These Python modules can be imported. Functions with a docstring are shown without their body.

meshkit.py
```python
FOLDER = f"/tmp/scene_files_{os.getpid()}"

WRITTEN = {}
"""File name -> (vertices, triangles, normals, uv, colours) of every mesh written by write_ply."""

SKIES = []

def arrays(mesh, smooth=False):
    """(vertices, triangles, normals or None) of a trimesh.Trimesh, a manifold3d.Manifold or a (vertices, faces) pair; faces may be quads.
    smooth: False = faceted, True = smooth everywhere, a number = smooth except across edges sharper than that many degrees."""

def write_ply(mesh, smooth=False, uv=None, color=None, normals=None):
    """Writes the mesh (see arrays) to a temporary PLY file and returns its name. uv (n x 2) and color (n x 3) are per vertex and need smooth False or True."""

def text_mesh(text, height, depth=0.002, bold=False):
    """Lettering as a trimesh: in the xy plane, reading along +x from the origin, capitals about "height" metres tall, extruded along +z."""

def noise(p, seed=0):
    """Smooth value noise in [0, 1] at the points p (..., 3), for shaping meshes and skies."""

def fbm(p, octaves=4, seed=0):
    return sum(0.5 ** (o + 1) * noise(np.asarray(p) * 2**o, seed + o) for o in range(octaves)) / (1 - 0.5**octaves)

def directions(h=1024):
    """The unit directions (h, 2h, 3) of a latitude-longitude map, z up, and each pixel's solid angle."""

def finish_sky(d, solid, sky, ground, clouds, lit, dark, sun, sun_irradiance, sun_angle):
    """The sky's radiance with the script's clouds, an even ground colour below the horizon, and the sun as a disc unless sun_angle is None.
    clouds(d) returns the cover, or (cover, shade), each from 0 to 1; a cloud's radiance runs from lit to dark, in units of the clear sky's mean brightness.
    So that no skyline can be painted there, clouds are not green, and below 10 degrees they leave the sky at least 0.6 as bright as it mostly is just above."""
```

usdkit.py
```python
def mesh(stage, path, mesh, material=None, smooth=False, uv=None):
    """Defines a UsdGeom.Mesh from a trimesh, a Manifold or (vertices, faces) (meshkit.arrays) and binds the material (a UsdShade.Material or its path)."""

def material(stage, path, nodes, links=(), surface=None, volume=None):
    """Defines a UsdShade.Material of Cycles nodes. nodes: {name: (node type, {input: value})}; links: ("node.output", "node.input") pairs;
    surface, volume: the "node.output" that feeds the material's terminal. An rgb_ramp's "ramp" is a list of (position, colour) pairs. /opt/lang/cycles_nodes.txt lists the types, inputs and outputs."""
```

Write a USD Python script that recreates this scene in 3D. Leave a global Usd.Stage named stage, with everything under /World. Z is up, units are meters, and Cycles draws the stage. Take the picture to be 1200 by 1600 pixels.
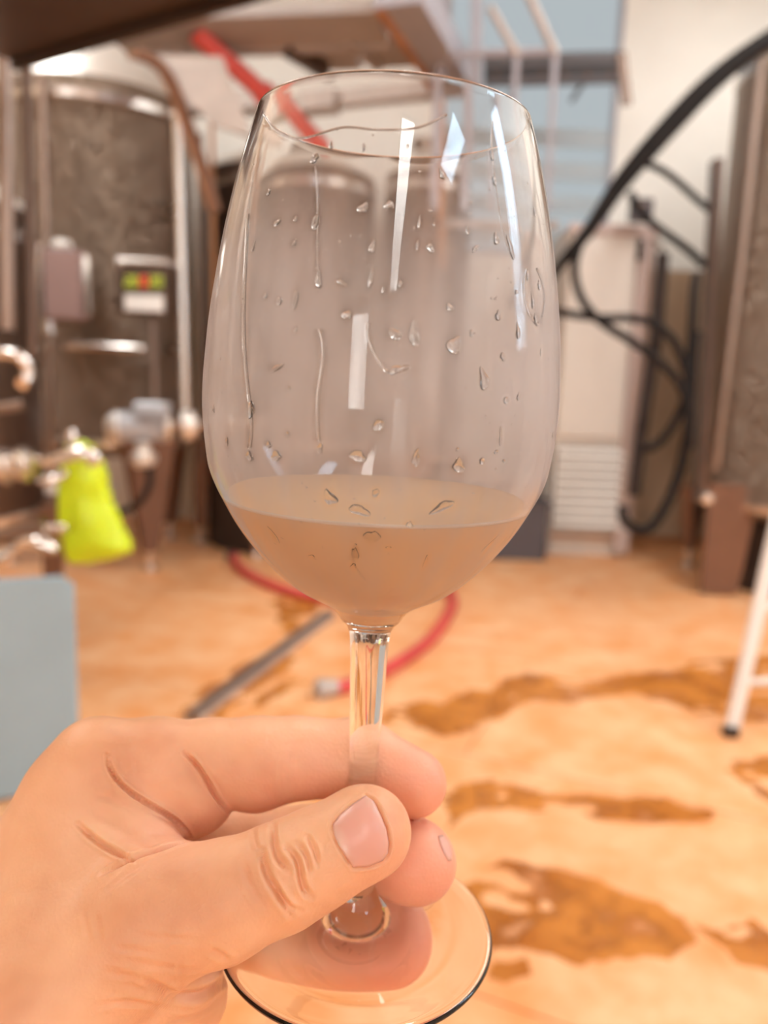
import math, random
import numpy as np
import trimesh
from scipy.interpolate import PchipInterpolator, CubicSpline
from shapely.geometry import Polygon
import usdkit, meshkit
from pxr import Usd, UsdGeom, UsdShade, UsdLux, Gf, Sdf, Vt

stage = Usd.Stage.CreateInMemory()
UsdGeom.SetStageUpAxis(stage, 'Z'); UsdGeom.SetStageMetersPerUnit(stage, 1.0)
UsdGeom.Xform.Define(stage, '/World'); UsdGeom.Scope.Define(stage, '/World/Looks')
rng = np.random.default_rng(7); random.seed(7)

# ------------------------------------------------------------------ camera, exposure, lights' levels
FPX, EYE = 1220.0, 1.45
pit, rol = math.radians(9.8), math.radians(2.07)
FW = np.array([0, math.cos(pit), -math.sin(pit)]); _r = np.array([1., 0, 0]); _u = np.cross(_r, FW)
RT = math.cos(rol)*_r + math.sin(rol)*_u; UP = -math.sin(rol)*_r + math.cos(rol)*_u
CAM = np.array([0, 0, EYE])
cam = UsdGeom.Camera.Define(stage, '/World/camera')
cam.AddTransformOp().Set(Gf.Matrix4d(*[float(v) for row in (np.append(RT, 0), np.append(UP, 0), np.append(-FW, 0), np.append(CAM, 1)) for v in row]))
cam.CreateHorizontalApertureAttr(36.0); cam.CreateVerticalApertureAttr(48.0)
cam.CreateFocalLengthAttr(36.0*FPX/1200)
cam.CreateFStopAttr(36.0*FPX/1200/2.9); cam.CreateFocusDistanceAttr(0.172)
cam.CreateClippingRangeAttr((0.02, 200.0))
cam.CreateExposureAttr(0.40)
FOGV = [.34, .30, .22, .38, .58, .60, .56, .42, .18, .05, .012]      # mist per wall, from the bottom of the bowl to the rim
RING = 232.0
DAY, BACKDAY = 9.0, .43      # daylight in the skylights and windows; the frosted window in the back wall

# where things stand: rays of this camera, used to measure the photograph
def ray(px, py): return FW + RT*(px-600)/FPX - UP*(py-800)/FPX
def P(px, py, dep): return CAM + ray(px, py)*dep
def W(px, py, y): d = ray(px, py); return CAM + d*y/d[1]
def FL(px, py, z=0.0): d = ray(px, py); return CAM + d*(z-EYE)/d[2]

# ------------------------------------------------------------------ helpers
_names = {}
def numbered(parent, name):
    k = (parent, name); n = _names.get(k, 0); _names[k] = n+1
    return name if n == 0 else f'{name}_{n:03d}'
def tag(prim, label=None, cat=None, group=None, kind=None):
    for k, v in (('label', label), ('category', cat), ('group', group), ('kind', kind)):
        if v: prim.SetCustomDataByKey(k, v)
    return prim
def thing(name, label, cat, loc=(0, 0, 0), group=None, kind=None, rot=None):
    path = '/World/'+numbered('/World', name); x = UsdGeom.Xform.Define(stage, path)
    if rot is None: x.AddTranslateOp().Set(Gf.Vec3d(*map(float, loc)))
    else:
        m = np.eye(4); m[:3, :3] = np.asarray(rot).T; m[3, :3] = loc
        x.AddTransformOp().Set(Gf.Matrix4d(*[float(v) for v in m.ravel()]))
    return tag(x.GetPrim(), label, cat, group, kind)
def origin(prim): return np.array(UsdGeom.XformCache().GetLocalToWorldTransform(prim).ExtractTranslation())
def obj(name, mesh, m, parent=None, label=None, cat=None, group=None, kind=None, smooth=35, local=False):
    """ONE mesh prim; world coordinates unless local (then the parent's)."""
    pp = '/World' if parent is None else str(parent.GetPath())
    mesh = mesh.copy() if hasattr(mesh, 'copy') else mesh
    if parent is not None and not local:
        M = np.array(UsdGeom.XformCache().GetLocalToWorldTransform(parent)).T
        mesh.apply_transform(np.linalg.inv(M))
    p = usdkit.mesh(stage, pp+'/'+numbered(pp, name), mesh, m, smooth=smooth).GetPrim()
    return tag(p, label, cat, group, kind)
def struct(name, mesh, m, parent=None, label=None, smooth=False): return obj(name, mesh, m, parent, label, None, None, 'structure' if parent is None else None, smooth)
def cat_(*ms): return trimesh.util.concatenate([m for m in ms])
def box(cx, cy, cz, sx, sy, sz, rz=0.0, bev=0.0):
    if bev > 0:
        pts = []
        for a in (-1, 1):
            for b in (-1, 1):
                for c in (-1, 1):
                    for k in range(3):
                        s = np.array([sx/2-bev, sy/2-bev, sz/2-bev]); s[k] += bev
                        pts.append(s*[a, b, c])
        m = trimesh.convex.convex_hull(np.array(pts))
    else: m = trimesh.creation.box([sx, sy, sz])
    m.apply_transform(trimesh.transformations.rotation_matrix(rz, [0, 0, 1])); m.apply_translation([cx, cy, cz]); return m
def frame_of(d):
    d = d/np.linalg.norm(d); a = np.array([0, 0, 1.]) if abs(d[2]) < .9 else np.array([1., 0, 0])
    e = np.cross(a, d); e /= np.linalg.norm(e); return e, np.cross(d, e)
def tube(pts, r, n=10, spline=0, caps=True):
    pts = np.asarray(pts, float)
    if spline:
        t = np.concatenate([[0], np.cumsum(np.linalg.norm(np.diff(pts, axis=0), axis=1))])
        pts = CubicSpline(t, pts)(np.linspace(0, t[-1], spline))
    r = np.broadcast_to(np.asarray(r, float), (len(pts),)) if np.ndim(r) == 0 or len(r) == len(pts) else np.interp(np.linspace(0, 1, len(pts)), np.linspace(0, 1, len(r)), r)
    tan = np.gradient(pts, axis=0); tan /= np.linalg.norm(tan, axis=1)[:, None]
    e, b = frame_of(tan[0]); V = []; th = np.linspace(0, 2*np.pi, n, endpoint=False)
    for i in range(len(pts)):
        e = e - tan[i]*(e@tan[i]); e /= np.linalg.norm(e); b = np.cross(tan[i], e)
        V.append(pts[i]+r[i]*(np.cos(th)[:, None]*e+np.sin(th)[:, None]*b))
    V = np.vstack(V); F = []
    for i in range(len(pts)-1):
        for k in range(n):
            a, c = i*n+k, i*n+(k+1) % n; F += [[a, c, c+n], [a, c+n, a+n]]
    if caps:
        V = np.vstack([V, pts[0], pts[-1]]); m0, m1 = len(V)-2, len(V)-1; o = (len(pts)-1)*n
        for k in range(n): F += [[m0, (k+1) % n, k], [m1, o+k, o+(k+1) % n]]
    return trimesh.Trimesh(V, F, process=False)
def bar(a, b, w, h, up=(0, 0, 1)):
    a, b = np.asarray(a, float), np.asarray(b, float); d = b-a; L = np.linalg.norm(d); d /= L
    s = np.cross(d, up); s /= np.linalg.norm(s); u = np.cross(s, d)
    m = trimesh.creation.box([w, L, h]); M = np.eye(4); M[:3, 0], M[:3, 1], M[:3, 2], M[:3, 3] = s, d, u, (a+b)/2
    m.apply_transform(M); return m
def cyl(a, b, r, n=24): return tube([a, b], r, n)
def lathe(prof, n=48, at=(0, 0, 0)):
    """Surface of revolution of (r, z) pairs, outside on the right going up; left open where it ends off the axis."""
    prof = np.asarray(prof, float); th = np.linspace(0, 2*np.pi, n, endpoint=False)
    V = np.stack([prof[:, :1]*np.cos(th), prof[:, :1]*np.sin(th), np.broadcast_to(prof[:, 1:], (len(prof), n))], -1).reshape(-1, 3); F = []
    for i in range(len(prof)-1):
        for k in range(n):
            a, c = i*n+k, i*n+(k+1) % n
            if prof[i, 0] > 1e-7: F.append([a, c, c+n] if prof[i+1, 0] > 1e-7 else [a, c, a+n])
            if prof[i+1, 0] > 1e-7: F.append([a, c+n, a+n])
    m = trimesh.Trimesh(V, F, process=False); m.apply_translation(at); return m
def extr(poly, a, u, v, w, t):
    """polygon (in u, v from point a) extruded t along w"""
    m = trimesh.creation.extrude_polygon(Polygon(poly), t, engine='earcut'); M = np.eye(4); M[:3, 0], M[:3, 1], M[:3, 2], M[:3, 3] = u, v, w, a
    m.apply_transform(M)
    if np.linalg.det(M[:3, :3]) < 0: m.invert()
    return m

# ------------------------------------------------------------------ materials
def mat(name, col, rough=.5, metal=0., var=.0, scale=6., bump=0., bscale=40., stretch=(1, 1, 1), col2=None, **kw):
    n = {'p': ('principled_bsdf', {'base_color': col, 'roughness': rough, 'metallic': metal, **kw}),
         'g': ('texture_coordinate', {}), 'm': ('mapping', {'scale': stretch})}
    l = [('g.object', 'm.vector')]
    if var or col2 is not None:
        c2 = col2 if col2 is not None else tuple(np.clip(np.array(col)*(1-var), 0, 1)); c1 = col if col2 is not None else tuple(np.clip(np.array(col)*(1+var), 0, 1))
        n['n'] = ('noise_texture', {'scale': scale, 'detail': 4., 'roughness': .6}); n['r'] = ('rgb_ramp', {'ramp': [(.3, c2), (.7, c1)]})
        l += [('m.vector', 'n.vector'), ('n.fac', 'r.fac'), ('r.color', 'p.base_color')]
    if bump:
        n['bn'] = ('noise_texture', {'scale': bscale, 'detail': 3.}); n['b'] = ('bump', {'strength': bump, 'distance': .01})
        l += [('m.vector', 'bn.vector'), ('bn.fac', 'b.height'), ('b.normal', 'p.normal')]
    return usdkit.material(stage, '/World/Looks/'+name, n, l, surface='p.BSDF')
def emit(name, col, s):
    return usdkit.material(stage, '/World/Looks/'+name, {'e': ('emission', {'color': col, 'strength': s})}, surface='e.emission')
M = {}
M['steel'] = mat('brushed_steel', (.32, .245, .205), .33, 1., var=.12, scale=3, bump=.08, bscale=90, stretch=(1, 1, .15))
M['steel_dark'] = mat('dull_steel', (.16, .112, .09), .42, 1., var=.1, scale=4)
M['steel_bright'] = mat('polished_steel', (.84, .80, .77), .22, 1.)
M['steel_leg'] = mat('satin_steel_leg', (.21, .11, .07), .55, .3, var=.08)
# marbled ("peacock") steel of the wine tanks: overlapping ground rings
M['marbled'] = usdkit.material(stage, '/World/Looks/marbled_steel', {
    'g': ('texture_coordinate', {}), 'v': ('voronoi_texture', {'scale': 22., 'feature': 'f1'}), 'w': ('math', {'math_type': 'sine'}), 'k': ('math', {'math_type': 'multiply', 'value2': 60.}),
    'b': ('bump', {'strength': .7, 'distance': .005}), 'p': ('principled_bsdf', {'base_color': (.29, .22, .17), 'metallic': 1., 'roughness': .3})},
    [('g.object', 'v.vector'), ('v.distance', 'k.value1'), ('k.value', 'w.value1'), ('w.value', 'b.height'), ('b.normal', 'p.normal')], surface='p.BSDF')
M['white_paint'] = mat('white_paint', (.80, .79, .76), .45, var=.03)
M['wall'] = mat('white_wall_plaster', (.88, .87, .83), .8, var=.04, scale=1.5, bump=.1)
M['wall_warm'] = mat('beige_wall_plaster', (.50, .38, .27), .8, var=.1, scale=1.5, bump=.1)
M['ceiling'] = mat('ceiling_panel', (.62, .58, .54), .8, var=.04)
M['floor'] = mat('terracotta_coating', (.91, .55, .305), .42, col2=(.79, .32, .105), scale=4.6, bump=.12, bscale=14)
M['joint'] = mat('joint_grout', (.40, .20, .09), .8)
M['dark'] = mat('dark_edge_rubber_and_shade', (.030, .018, .014), .6)  # dark rubber, also used as painted shade beneath the tanks
M['black_hose'] = mat('black_rubber', (.012, .010, .010), .7, var=.2, specular_ior_level=.2)
M['red_hose'] = mat('red_rubber', (.62, .075, .07), .45, var=.12)
M['red_paint'] = mat('red_paint', (.72, .10, .085), .4)
M['mauve_panel'] = mat('grey_plastic_panel', (.30, .20, .19), .5, var=.05)
M['grey_paint'] = mat('grey_galvanised', (.45, .40, .37), .5, .3, var=.1)
M['pale_deck'] = mat('pale_walkway_grating', (.38, .35, .34), .6, var=.06)
M['lavender'] = mat('pale_grey_paint', (.36, .36, .41), .55, var=.05)
M['orange_edge'] = mat('rusty_orange_edge', (.42, .20, .09), .6, var=.2)
M['bin'] = mat('pale_blue_plastic', (.31, .45, .54), .4, var=.05, scale=2.5)
M['neon'] = mat('neon_yellow_plastic', (.66, .84, .015), .38, var=.06, scale=9, bump=.15, bscale=18, subsurface_weight=.12)
M['cab'] = mat('off_white_enamel', (.72, .69, .64), .4, var=.04, scale=4)
M['cab_side'] = mat('pinkish_grey_trim', (.55, .45, .42), .45)
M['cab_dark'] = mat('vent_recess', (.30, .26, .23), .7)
M['crate'] = mat('dark_slate_plastic', (.09, .085, .10), .5)
M['pump_paint'] = mat('pale_blue_grey_enamel', (.50, .52, .56), .35, .3); M['chrome'] = mat('bright_cast_steel', (.90, .88, .84), .35, .7)
M['screen'] = mat('display_white_label', (.80, .80, .78), .3)
M['led_red'] = emit('red_led_digits', (.95, .08, .05), .8)
M['led_yel'] = emit('yellow_led_digits', (.80, .78, .10), .55)
M['lamp'] = emit('lamp_diffuser', (1., .93, .84), 40.); M['day'] = emit('daylight_pane', (1., .97, .925), DAY); M['day_blue'] = emit('blue_sky_pane', (.62, .82, 1.), DAY*.8)
M['louvre_pane'] = emit('frosted_daylight_pane', (.80, .88, .92), BACKDAY)
M['skin'] = usdkit.material(stage, '/World/Looks/skin', {
    'g': ('texture_coordinate', {}),
    'n1': ('noise_texture', {'scale': 38., 'detail': 3.}), 'r1': ('rgb_ramp', {'ramp': [(.3, (.62, .30, .16)), (.5, (.73, .40, .23)), (.72, (.81, .49, .30))]}),
    'at': ('attribute', {'attribute': 'flush'}), 'mx': ('mix_color', {'blend_type': 'mix', 'b': (.74, .27, .20)}),
    'n2': ('noise_texture', {'scale': 900., 'detail': 2.}), 'v': ('voronoi_texture', {'scale': 1100.}), 'ad': ('math', {'math_type': 'add'}),
    'b': ('bump', {'strength': .13, 'distance': .0004}),
    'p': ('principled_bsdf', {'roughness': .48, 'subsurface_weight': .22, 'subsurface_scale': .0016, 'subsurface_radius': (1., .36, .18), 'specular_ior_level': .38})},
    [('g.object', 'n1.vector'), ('g.object', 'n2.vector'), ('g.object', 'v.vector'), ('n1.fac', 'r1.fac'), ('r1.color', 'mx.a'), ('at.fac', 'mx.fac'), ('mx.result', 'p.base_color'),
     ('n2.fac', 'ad.value1'), ('v.distance', 'ad.value2'), ('ad.value', 'b.height'), ('b.normal', 'p.normal')], surface='p.BSDF')
M['nail'] = usdkit.material(stage, '/World/Looks/nail', {
    'at': ('attribute', {'attribute': 'lunula'}), 'mx': ('mix_color', {'a': (.72, .36, .29), 'b': (.80, .60, .50)}),
    'p': ('principled_bsdf', {'roughness': .3, 'subsurface_weight': .25, 'subsurface_scale': .002})}, [('at.fac', 'mx.fac'), ('mx.result', 'p.base_color')], surface='p.BSDF')
M['glass'] = usdkit.material(stage, '/World/Looks/glass', {'p': ('principled_bsdf', {'base_color': (1, 1, 1), 'transmission_weight': 1., 'roughness': 0., 'ior': 1.5})}, surface='p.BSDF')
M['water'] = usdkit.material(stage, '/World/Looks/water', {'p': ('principled_bsdf', {'base_color': (1, 1, 1), 'transmission_weight': 1., 'roughness': 0., 'ior': 1.33})}, surface='p.BSDF')
M['wine'] = usdkit.material(stage, '/World/Looks/rose_wine', {      # a cloudy tank sample: clear peach liquid with fine haze
    'p': ('principled_bsdf', {'base_color': (1., .80, .57), 'transmission_weight': 1., 'roughness': 0., 'ior': 1.34}),
    'd': ('diffuse_bsdf', {'color': (1., .71, .43)}), 'tl': ('translucent_bsdf', {'color': (1., .82, .57)}), 'm1': ('mix_closure', {'fac': .15}), 'm2': ('mix_closure', {'fac': .95})},
    [('d.BSDF', 'm1.closure1'), ('tl.BSDF', 'm1.closure2'), ('p.BSDF', 'm2.closure1'), ('m1.closure', 'm2.closure2')], surface='m2.closure')
M['wine_clear'] = usdkit.material(stage, '/World/Looks/wine_surface', {'p': ('principled_bsdf', {'base_color': (1., .90, .78), 'transmission_weight': 1., 'roughness': 0., 'ior': 1.34})}, surface='p.BSDF')
M['meniscus'] = mat('wine_rim_highlight', (.95, .84, .72), .2)  # pale colour painted as the bright line along the edge of the wine
M['fog'] = usdkit.material(stage, '/World/Looks/condensation', {
    'at': ('attribute', {'attribute': 'fog'}), 't': ('transparent_bsdf', {}), 'd': ('diffuse_bsdf', {'color': (.70, .67, .665)}), 'tl': ('translucent_bsdf', {'color': (.70, .67, .665)}),
    'm1': ('mix_closure', {'fac': .60}), 'm2': ('mix_closure', {})},
    [('d.BSDF', 'm1.closure1'), ('tl.BSDF', 'm1.closure2'), ('t.BSDF', 'm2.closure1'), ('m1.closure', 'm2.closure2'), ('at.fac', 'm2.fac')], surface='m2.closure')
M['wet'] = usdkit.material(stage, '/World/Looks/wet_floor', {
    'g': ('texture_coordinate', {}), 'n': ('noise_texture', {'scale': 7., 'detail': 5., 'roughness': .65}), 'r': ('rgb_ramp', {'ramp': [(.36, (.18, .18, .18)), (.52, (.95, .95, .95))]}),
    'n2': ('noise_texture', {'scale': 3.5, 'detail': 3.}), 'r2': ('rgb_ramp', {'ramp': [(.35, (.44, .14, .022)), (.6, (.62, .235, .045))]}),
    't': ('transparent_bsdf', {}), 'p': ('principled_bsdf', {'roughness': .3, 'specular_ior_level': .25}), 'm': ('mix_closure', {})},
    [('g.object', 'n.vector'), ('g.object', 'n2.vector'), ('n.fac', 'r.fac'), ('n2.fac', 'r2.fac'), ('r2.color', 'p.base_color'), ('r.color', 'm.fac'), ('t.BSDF', 'm.closure1'), ('p.BSDF', 'm.closure2')], surface='m.closure')
def primvar(prim, name, vals):
    UsdGeom.PrimvarsAPI(prim).CreatePrimvar(name, Sdf.ValueTypeNames.FloatArray, 'vertex').Set(Vt.FloatArray.FromNumpy(np.asarray(vals, np.float32)))

# ------------------------------------------------------------------ the room (x right, y away, z up)
X0, X1, Y0, Y1, ZC = -4.0, 4.4, -9.6, 7.6, 5.2
# floor: coated slabs laid at an angle to the view, joints recessed
fu = np.array([.92, -.392, 0]); fn = np.array([.392, .92, 0])
struct('floor', box((X0+X1)/2, (Y0+Y1)/2, -.06, X1-X0+.4, Y1-Y0+.4, .1), M['joint'])
floor = thing('floor', None, None, kind='structure') if False else stage.GetPrimAtPath('/World/floor')
room = Polygon([(X0, Y0), (X1, Y0), (X1, Y1), (X0, Y1)])
for i in range(-13, 10):
    for j in range(-5, 7):
        a0, a1 = 1.62+1.16*i+.003, 1.62+1.16*(i+1)-.003; b0 = 2.4*j+(1.2 if i % 2 else 0)-2.0; b1 = b0+2.394
        q = Polygon([(fu[:2]*b+fn[:2]*a).tolist() for a, b in ((a0, b0), (a0, b1), (a1, b1), (a1, b0))]).intersection(room)
        if q.area > .05:
            m = trimesh.creation.extrude_polygon(q, .0102, engine='earcut'); m.apply_translation([0, 0, -.0102])
            obj('slab', m, M['floor'], floor, smooth=False)
struct('ceiling', box((X0+X1)/2, (Y0+Y1)/2, ZC+.05, X1-X0+.4, Y1-Y0+.4, .1), M['ceiling'])
struct('wall_left', box(X0-.05, (Y0+Y1)/2, ZC/2, .1, Y1-Y0, ZC), M['wall_warm'])
struct('wall_right', box(X1+.05, (Y0+Y1)/2, ZC/2, .1, Y1-Y0, ZC), M['wall'])
struct('wall_front', box((X0+X1)/2, Y0-.05, ZC/2, X1-X0, .1, ZC), M['wall'])
# back wall, round a tall frosted window with wide slats
wx0, wx1, wz0, wz1 = .40, 1.98, 2.62, 4.95
bw = [box((X0+wx0)/2, Y1+.05, ZC/2, wx0-X0, .1, ZC), box((wx1+X1)/2, Y1+.05, ZC/2, X1-wx1, .1, ZC),
      box((wx0+wx1)/2, Y1+.05, wz0/2, wx1-wx0, .1, wz0), box((wx0+wx1)/2, Y1+.05, (wz1+ZC)/2, wx1-wx0, .1, ZC-wz1)]
struct('wall_back', cat_(*bw), M['wall'])
win = thing('window_1', 'tall frosted window with wide grey slats in the back wall', None, ((wx0+wx1)/2, Y1, wz0), kind='structure')
obj('pane', box((wx0+wx1)/2, Y1+.085, (wz0+wz1)/2, wx1-wx0, .01, wz1-wz0), M['louvre_pane'], win, smooth=False)
M['slat'] = mat('blue_grey_slat', (.40, .47, .52), .5)
for k in range(4): obj('slat', box((wx0+wx1)/2, Y1+.03, 2.72+.29*k+.07, wx1-wx0, .02, .15), M['slat'], win, smooth=False)
obj('window_frame', cat_(box(wx1-.02, Y1+.03, (wz0+wz1)/2, .04, .08, wz1-wz0), box(wx0+.02, Y1+.03, (wz0+wz1)/2, .04, .08, wz1-wz0), box((wx0+wx1)/2, Y1+.02, wz0+.02, wx1-wx0, .08, .04)), M['lavender'], win, smooth=False)
# daylight: long skylights in the ceiling (the pair ahead added to light the scene), a tall window in the right wall, two in the wall behind the photographer
def skylight(n, x0, x1, y0, y1, m):
    w = thing(f'window_{n}', 'long unseen glazed skylight in the cellar ceiling', None, ((x0+x1)/2, (y0+y1)/2, ZC), kind='structure')
    obj('pane', box((x0+x1)/2, (y0+y1)/2, ZC-.012, x1-x0, y1-y0, .01), m, w, smooth=False)
    obj('window_frame', cat_(*[box(x, (y0+y1)/2, ZC-.03, .05, y1-y0+.1, .06) for x in (x0, x1)], *[box((x0+x1)/2, y, ZC-.03, x1-x0, .05, .06) for y in (y0, y1)]), M['lavender'], w, smooth=False)
skylight(2, .42, 1.15, -9.0, -3.1, M['day']); skylight(3, 2.9, 3.9, -3.6, -1.9, M['day_blue'])
skylight(4, 2.5, 3.6, .4, 6.0, M['day']); skylight(5, -3.5, -2.4, .4, 5.6, M['day'])  # this pair is added out of view to light the tanks and floor
def upright(n, axis, at_, a0, a1, z0, z1, m):
    w = thing(f'window_{n}', 'tall bright window in the cellar wall', None, (0, 0, z0), kind='structure')
    f = (lambda u, z, su, sz, k: box(at_-k, u, z, .012+abs(k)*.5, su, sz)) if axis == 'x' else (lambda u, z, su, sz, k: box(u, at_+k, z, su, .012+abs(k)*.5, sz))
    obj('pane', f((a0+a1)/2, (z0+z1)/2, a1-a0, z1-z0, .012), m, w, smooth=False)
    obj('window_frame', cat_(*[f(u, (z0+z1)/2, .05, z1-z0+.1, .03) for u in (a0, a1)], *[f((a0+a1)/2, z, a1-a0, .05, .03) for z in (z0, z1)]), M['lavender'], w, smooth=False)
upright(6, 'x', X1, .3, 1.0, 2.0, 5.0, M['day_blue']); upright(7, 'y', Y0, -3.4, -1.6, 1.0, 4.6, M['day'])

L_ = thing('ceiling_lamp', 'small square ceiling lamp hanging over the cellar floor', 'lamp', (.24, 2.35, 4.7))
obj('housing', box(.34, 2.35, 4.76, .62, .42, .08, bev=.01), M['white_paint'], L_, smooth=False); obj('diffuser', box(.34, 2.35, 4.715, .56, .36, .02), M['lamp'], L_, smooth=False); obj('rod', cyl((.24, 2.35, 4.8), (.24, 2.35, ZC), .01, 10), M['steel'], L_)
M['tray'] = mat('tray_grey', (.10, .095, .105), .6); M['tray_dark'] = mat('tray_dark_grey', (.04, .037, .042), .6)
Z3 = np.array([0, 0, 1.])
def puff(poly, Y, depth, seed, res=.014, bend=None):
    """a soft closed bag: an outline standing in the plane y = Y, filled out to both sides, wrinkled"""
    c_ = np.array([W(px, py, Y)[[0, 2]] for px, py in poly]); pg = Polygon(c_).buffer(.012).buffer(-.012)
    from shapely import contains_xy, distance, points
    b = pg.bounds; gx = np.arange(b[0]-res, b[2]+2*res, res); gz = np.arange(b[1]-res, b[3]+2*res, res); X, Z = np.meshgrid(gx, gz, indexing='ij')
    pt = points(X.ravel(), Z.ravel()); ins = contains_xy(pg, X.ravel(), Z.ravel()); ds = np.where(ins, distance(pg.exterior, pt), 0).reshape(X.shape)
    k = ds.max(); th = depth*np.sqrt(np.clip(1-(1-ds/k)**2, 0, 1)); wr = meshkit.fbm(np.stack([X*9, Z*5, 0*X], -1), 3, seed)-.5; wr2 = meshkit.fbm(np.stack([X*9, Z*5, 0*X+9], -1), 3, seed)-.5
    keep = ins.reshape(X.shape); nx, nz = X.shape; idx = lambda i, j: i*nz+j
    # snap the border outwards to the outline
    f_ = np.stack([X, Y-th*(1+.9*wr)-.0015, Z], -1).reshape(-1, 3); b_ = np.stack([X, Y+th*(.8+.9*wr2)+.0015, Z], -1).reshape(-1, 3); n = len(f_); F = []
    cell = keep[:-1, :-1] & keep[1:, :-1] & keep[:-1, 1:] & keep[1:, 1:]
    C_ = np.pad(cell, 1)
    for i, j in np.argwhere(cell):
        a, b1, c, d = idx(i, j), idx(i+1, j), idx(i+1, j+1), idx(i, j+1); F += [[a, b1, c], [a, c, d], [n+a, n+c, n+b1], [n+a, n+d, n+c]]
        for di, dj, e in ((-1, 0, (d, a)), (1, 0, (b1, c)), (0, -1, (a, b1)), (0, 1, (c, d))):
            if not C_[i+1+di, j+1+dj]: p, q = e; F += [[p, n+q, q], [p, n+p, n+q]]
    m = trimesh.Trimesh(np.vstack([f_, b_]), F, process=False); m.remove_unreferenced_vertices(); trimesh.smoothing.filter_taubin(m, iterations=8); 
    if m.volume < 0: m.invert()
    return m

# ---- the wine tanks
def tank(cx, cy, r, zb_, zt, label, legs, m=None, dome=.22):
    T = thing('storage_tank', label, 'tank', (cx, cy, 0)); at = (cx, cy, 0)
    obj('body', lathe([(0, zb_-.10), (r*.5, zb_-.07), (r*.93, zb_-.01), (r, zb_+.04), (r, zt-.04), (r, zt)], 72, at), m or M['marbled'], T, smooth=25)
    obj('dome', lathe([(r, zt), (r*.97, zt+.04), (r*.8, zt+dome*.5), (r*.5, zt+dome*.85), (r*.2, zt+dome), (0, zt+dome)], 72, at), M['chrome'], T, smooth=40)
    for z in (zt-.12, zb_+.06): obj('weld_band', lathe([(r, z-.03), (r+.012, z-.022), (r+.012, z+.022), (r, z+.03)], 72, at), M['steel_bright'], T, smooth=20)
    obj('hatch', lathe([(.16, zt+dome-.04), (.16, zt+dome+.05), (.19, zt+dome+.05), (.19, zt+dome+.08), (0, zt+dome+.10)], 32, at), M['steel'], T, smooth=25)
    for ang in legs:
        a = math.radians(ang); p = np.array([cx+r*1.02*math.cos(a), cy+r*1.02*math.sin(a), 0]); tn = np.array([-math.sin(a), math.cos(a), 0]); o_ = np.array([math.cos(a), math.sin(a), 0])
        g_ = extr([(-.20, zb_+.10), (-.17, zb_-.04), (-.05, .14), (.05, .14), (.17, zb_-.04), (.20, zb_+.10)], p-o_*.03, tn, Z3, o_, .09)
        L = obj('leg', g_, M['steel_leg'], T, smooth=False)
        obj('leg_foot', lathe([(0, 0), (.065, 0), (.065, .02), (.028, .035), (.028, .15), (0, .15)], 20, p+o_*.015), M['steel_bright'], L, smooth=30) if False else obj('leg_foot', lathe([(0, 0), (.065, 0), (.065, .02), (.028, .035), (.028, .15), (0, .15)], 20, p+o_*.015), M['steel_bright'], T, smooth=30)
    return T
TA = tank(-2.20, 6.06, .68, .86, 3.30, 'tall marbled steel wine tank with a control box and a small digital display', (-45, 62, 130, 220), dome=.52)
def on(px, py, Y): return W(px, py, Y)
obj('sight_tube', tube([W(277, 165, 5.35), W(290, 640, 5.35)], .032, 14), M['steel_bright'], TA)
for y in (180, 330, 545): obj('bracket', bar(W(284, y, 5.36), W(262, y, 5.75), .03, .05), M['steel'], TA)
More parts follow.
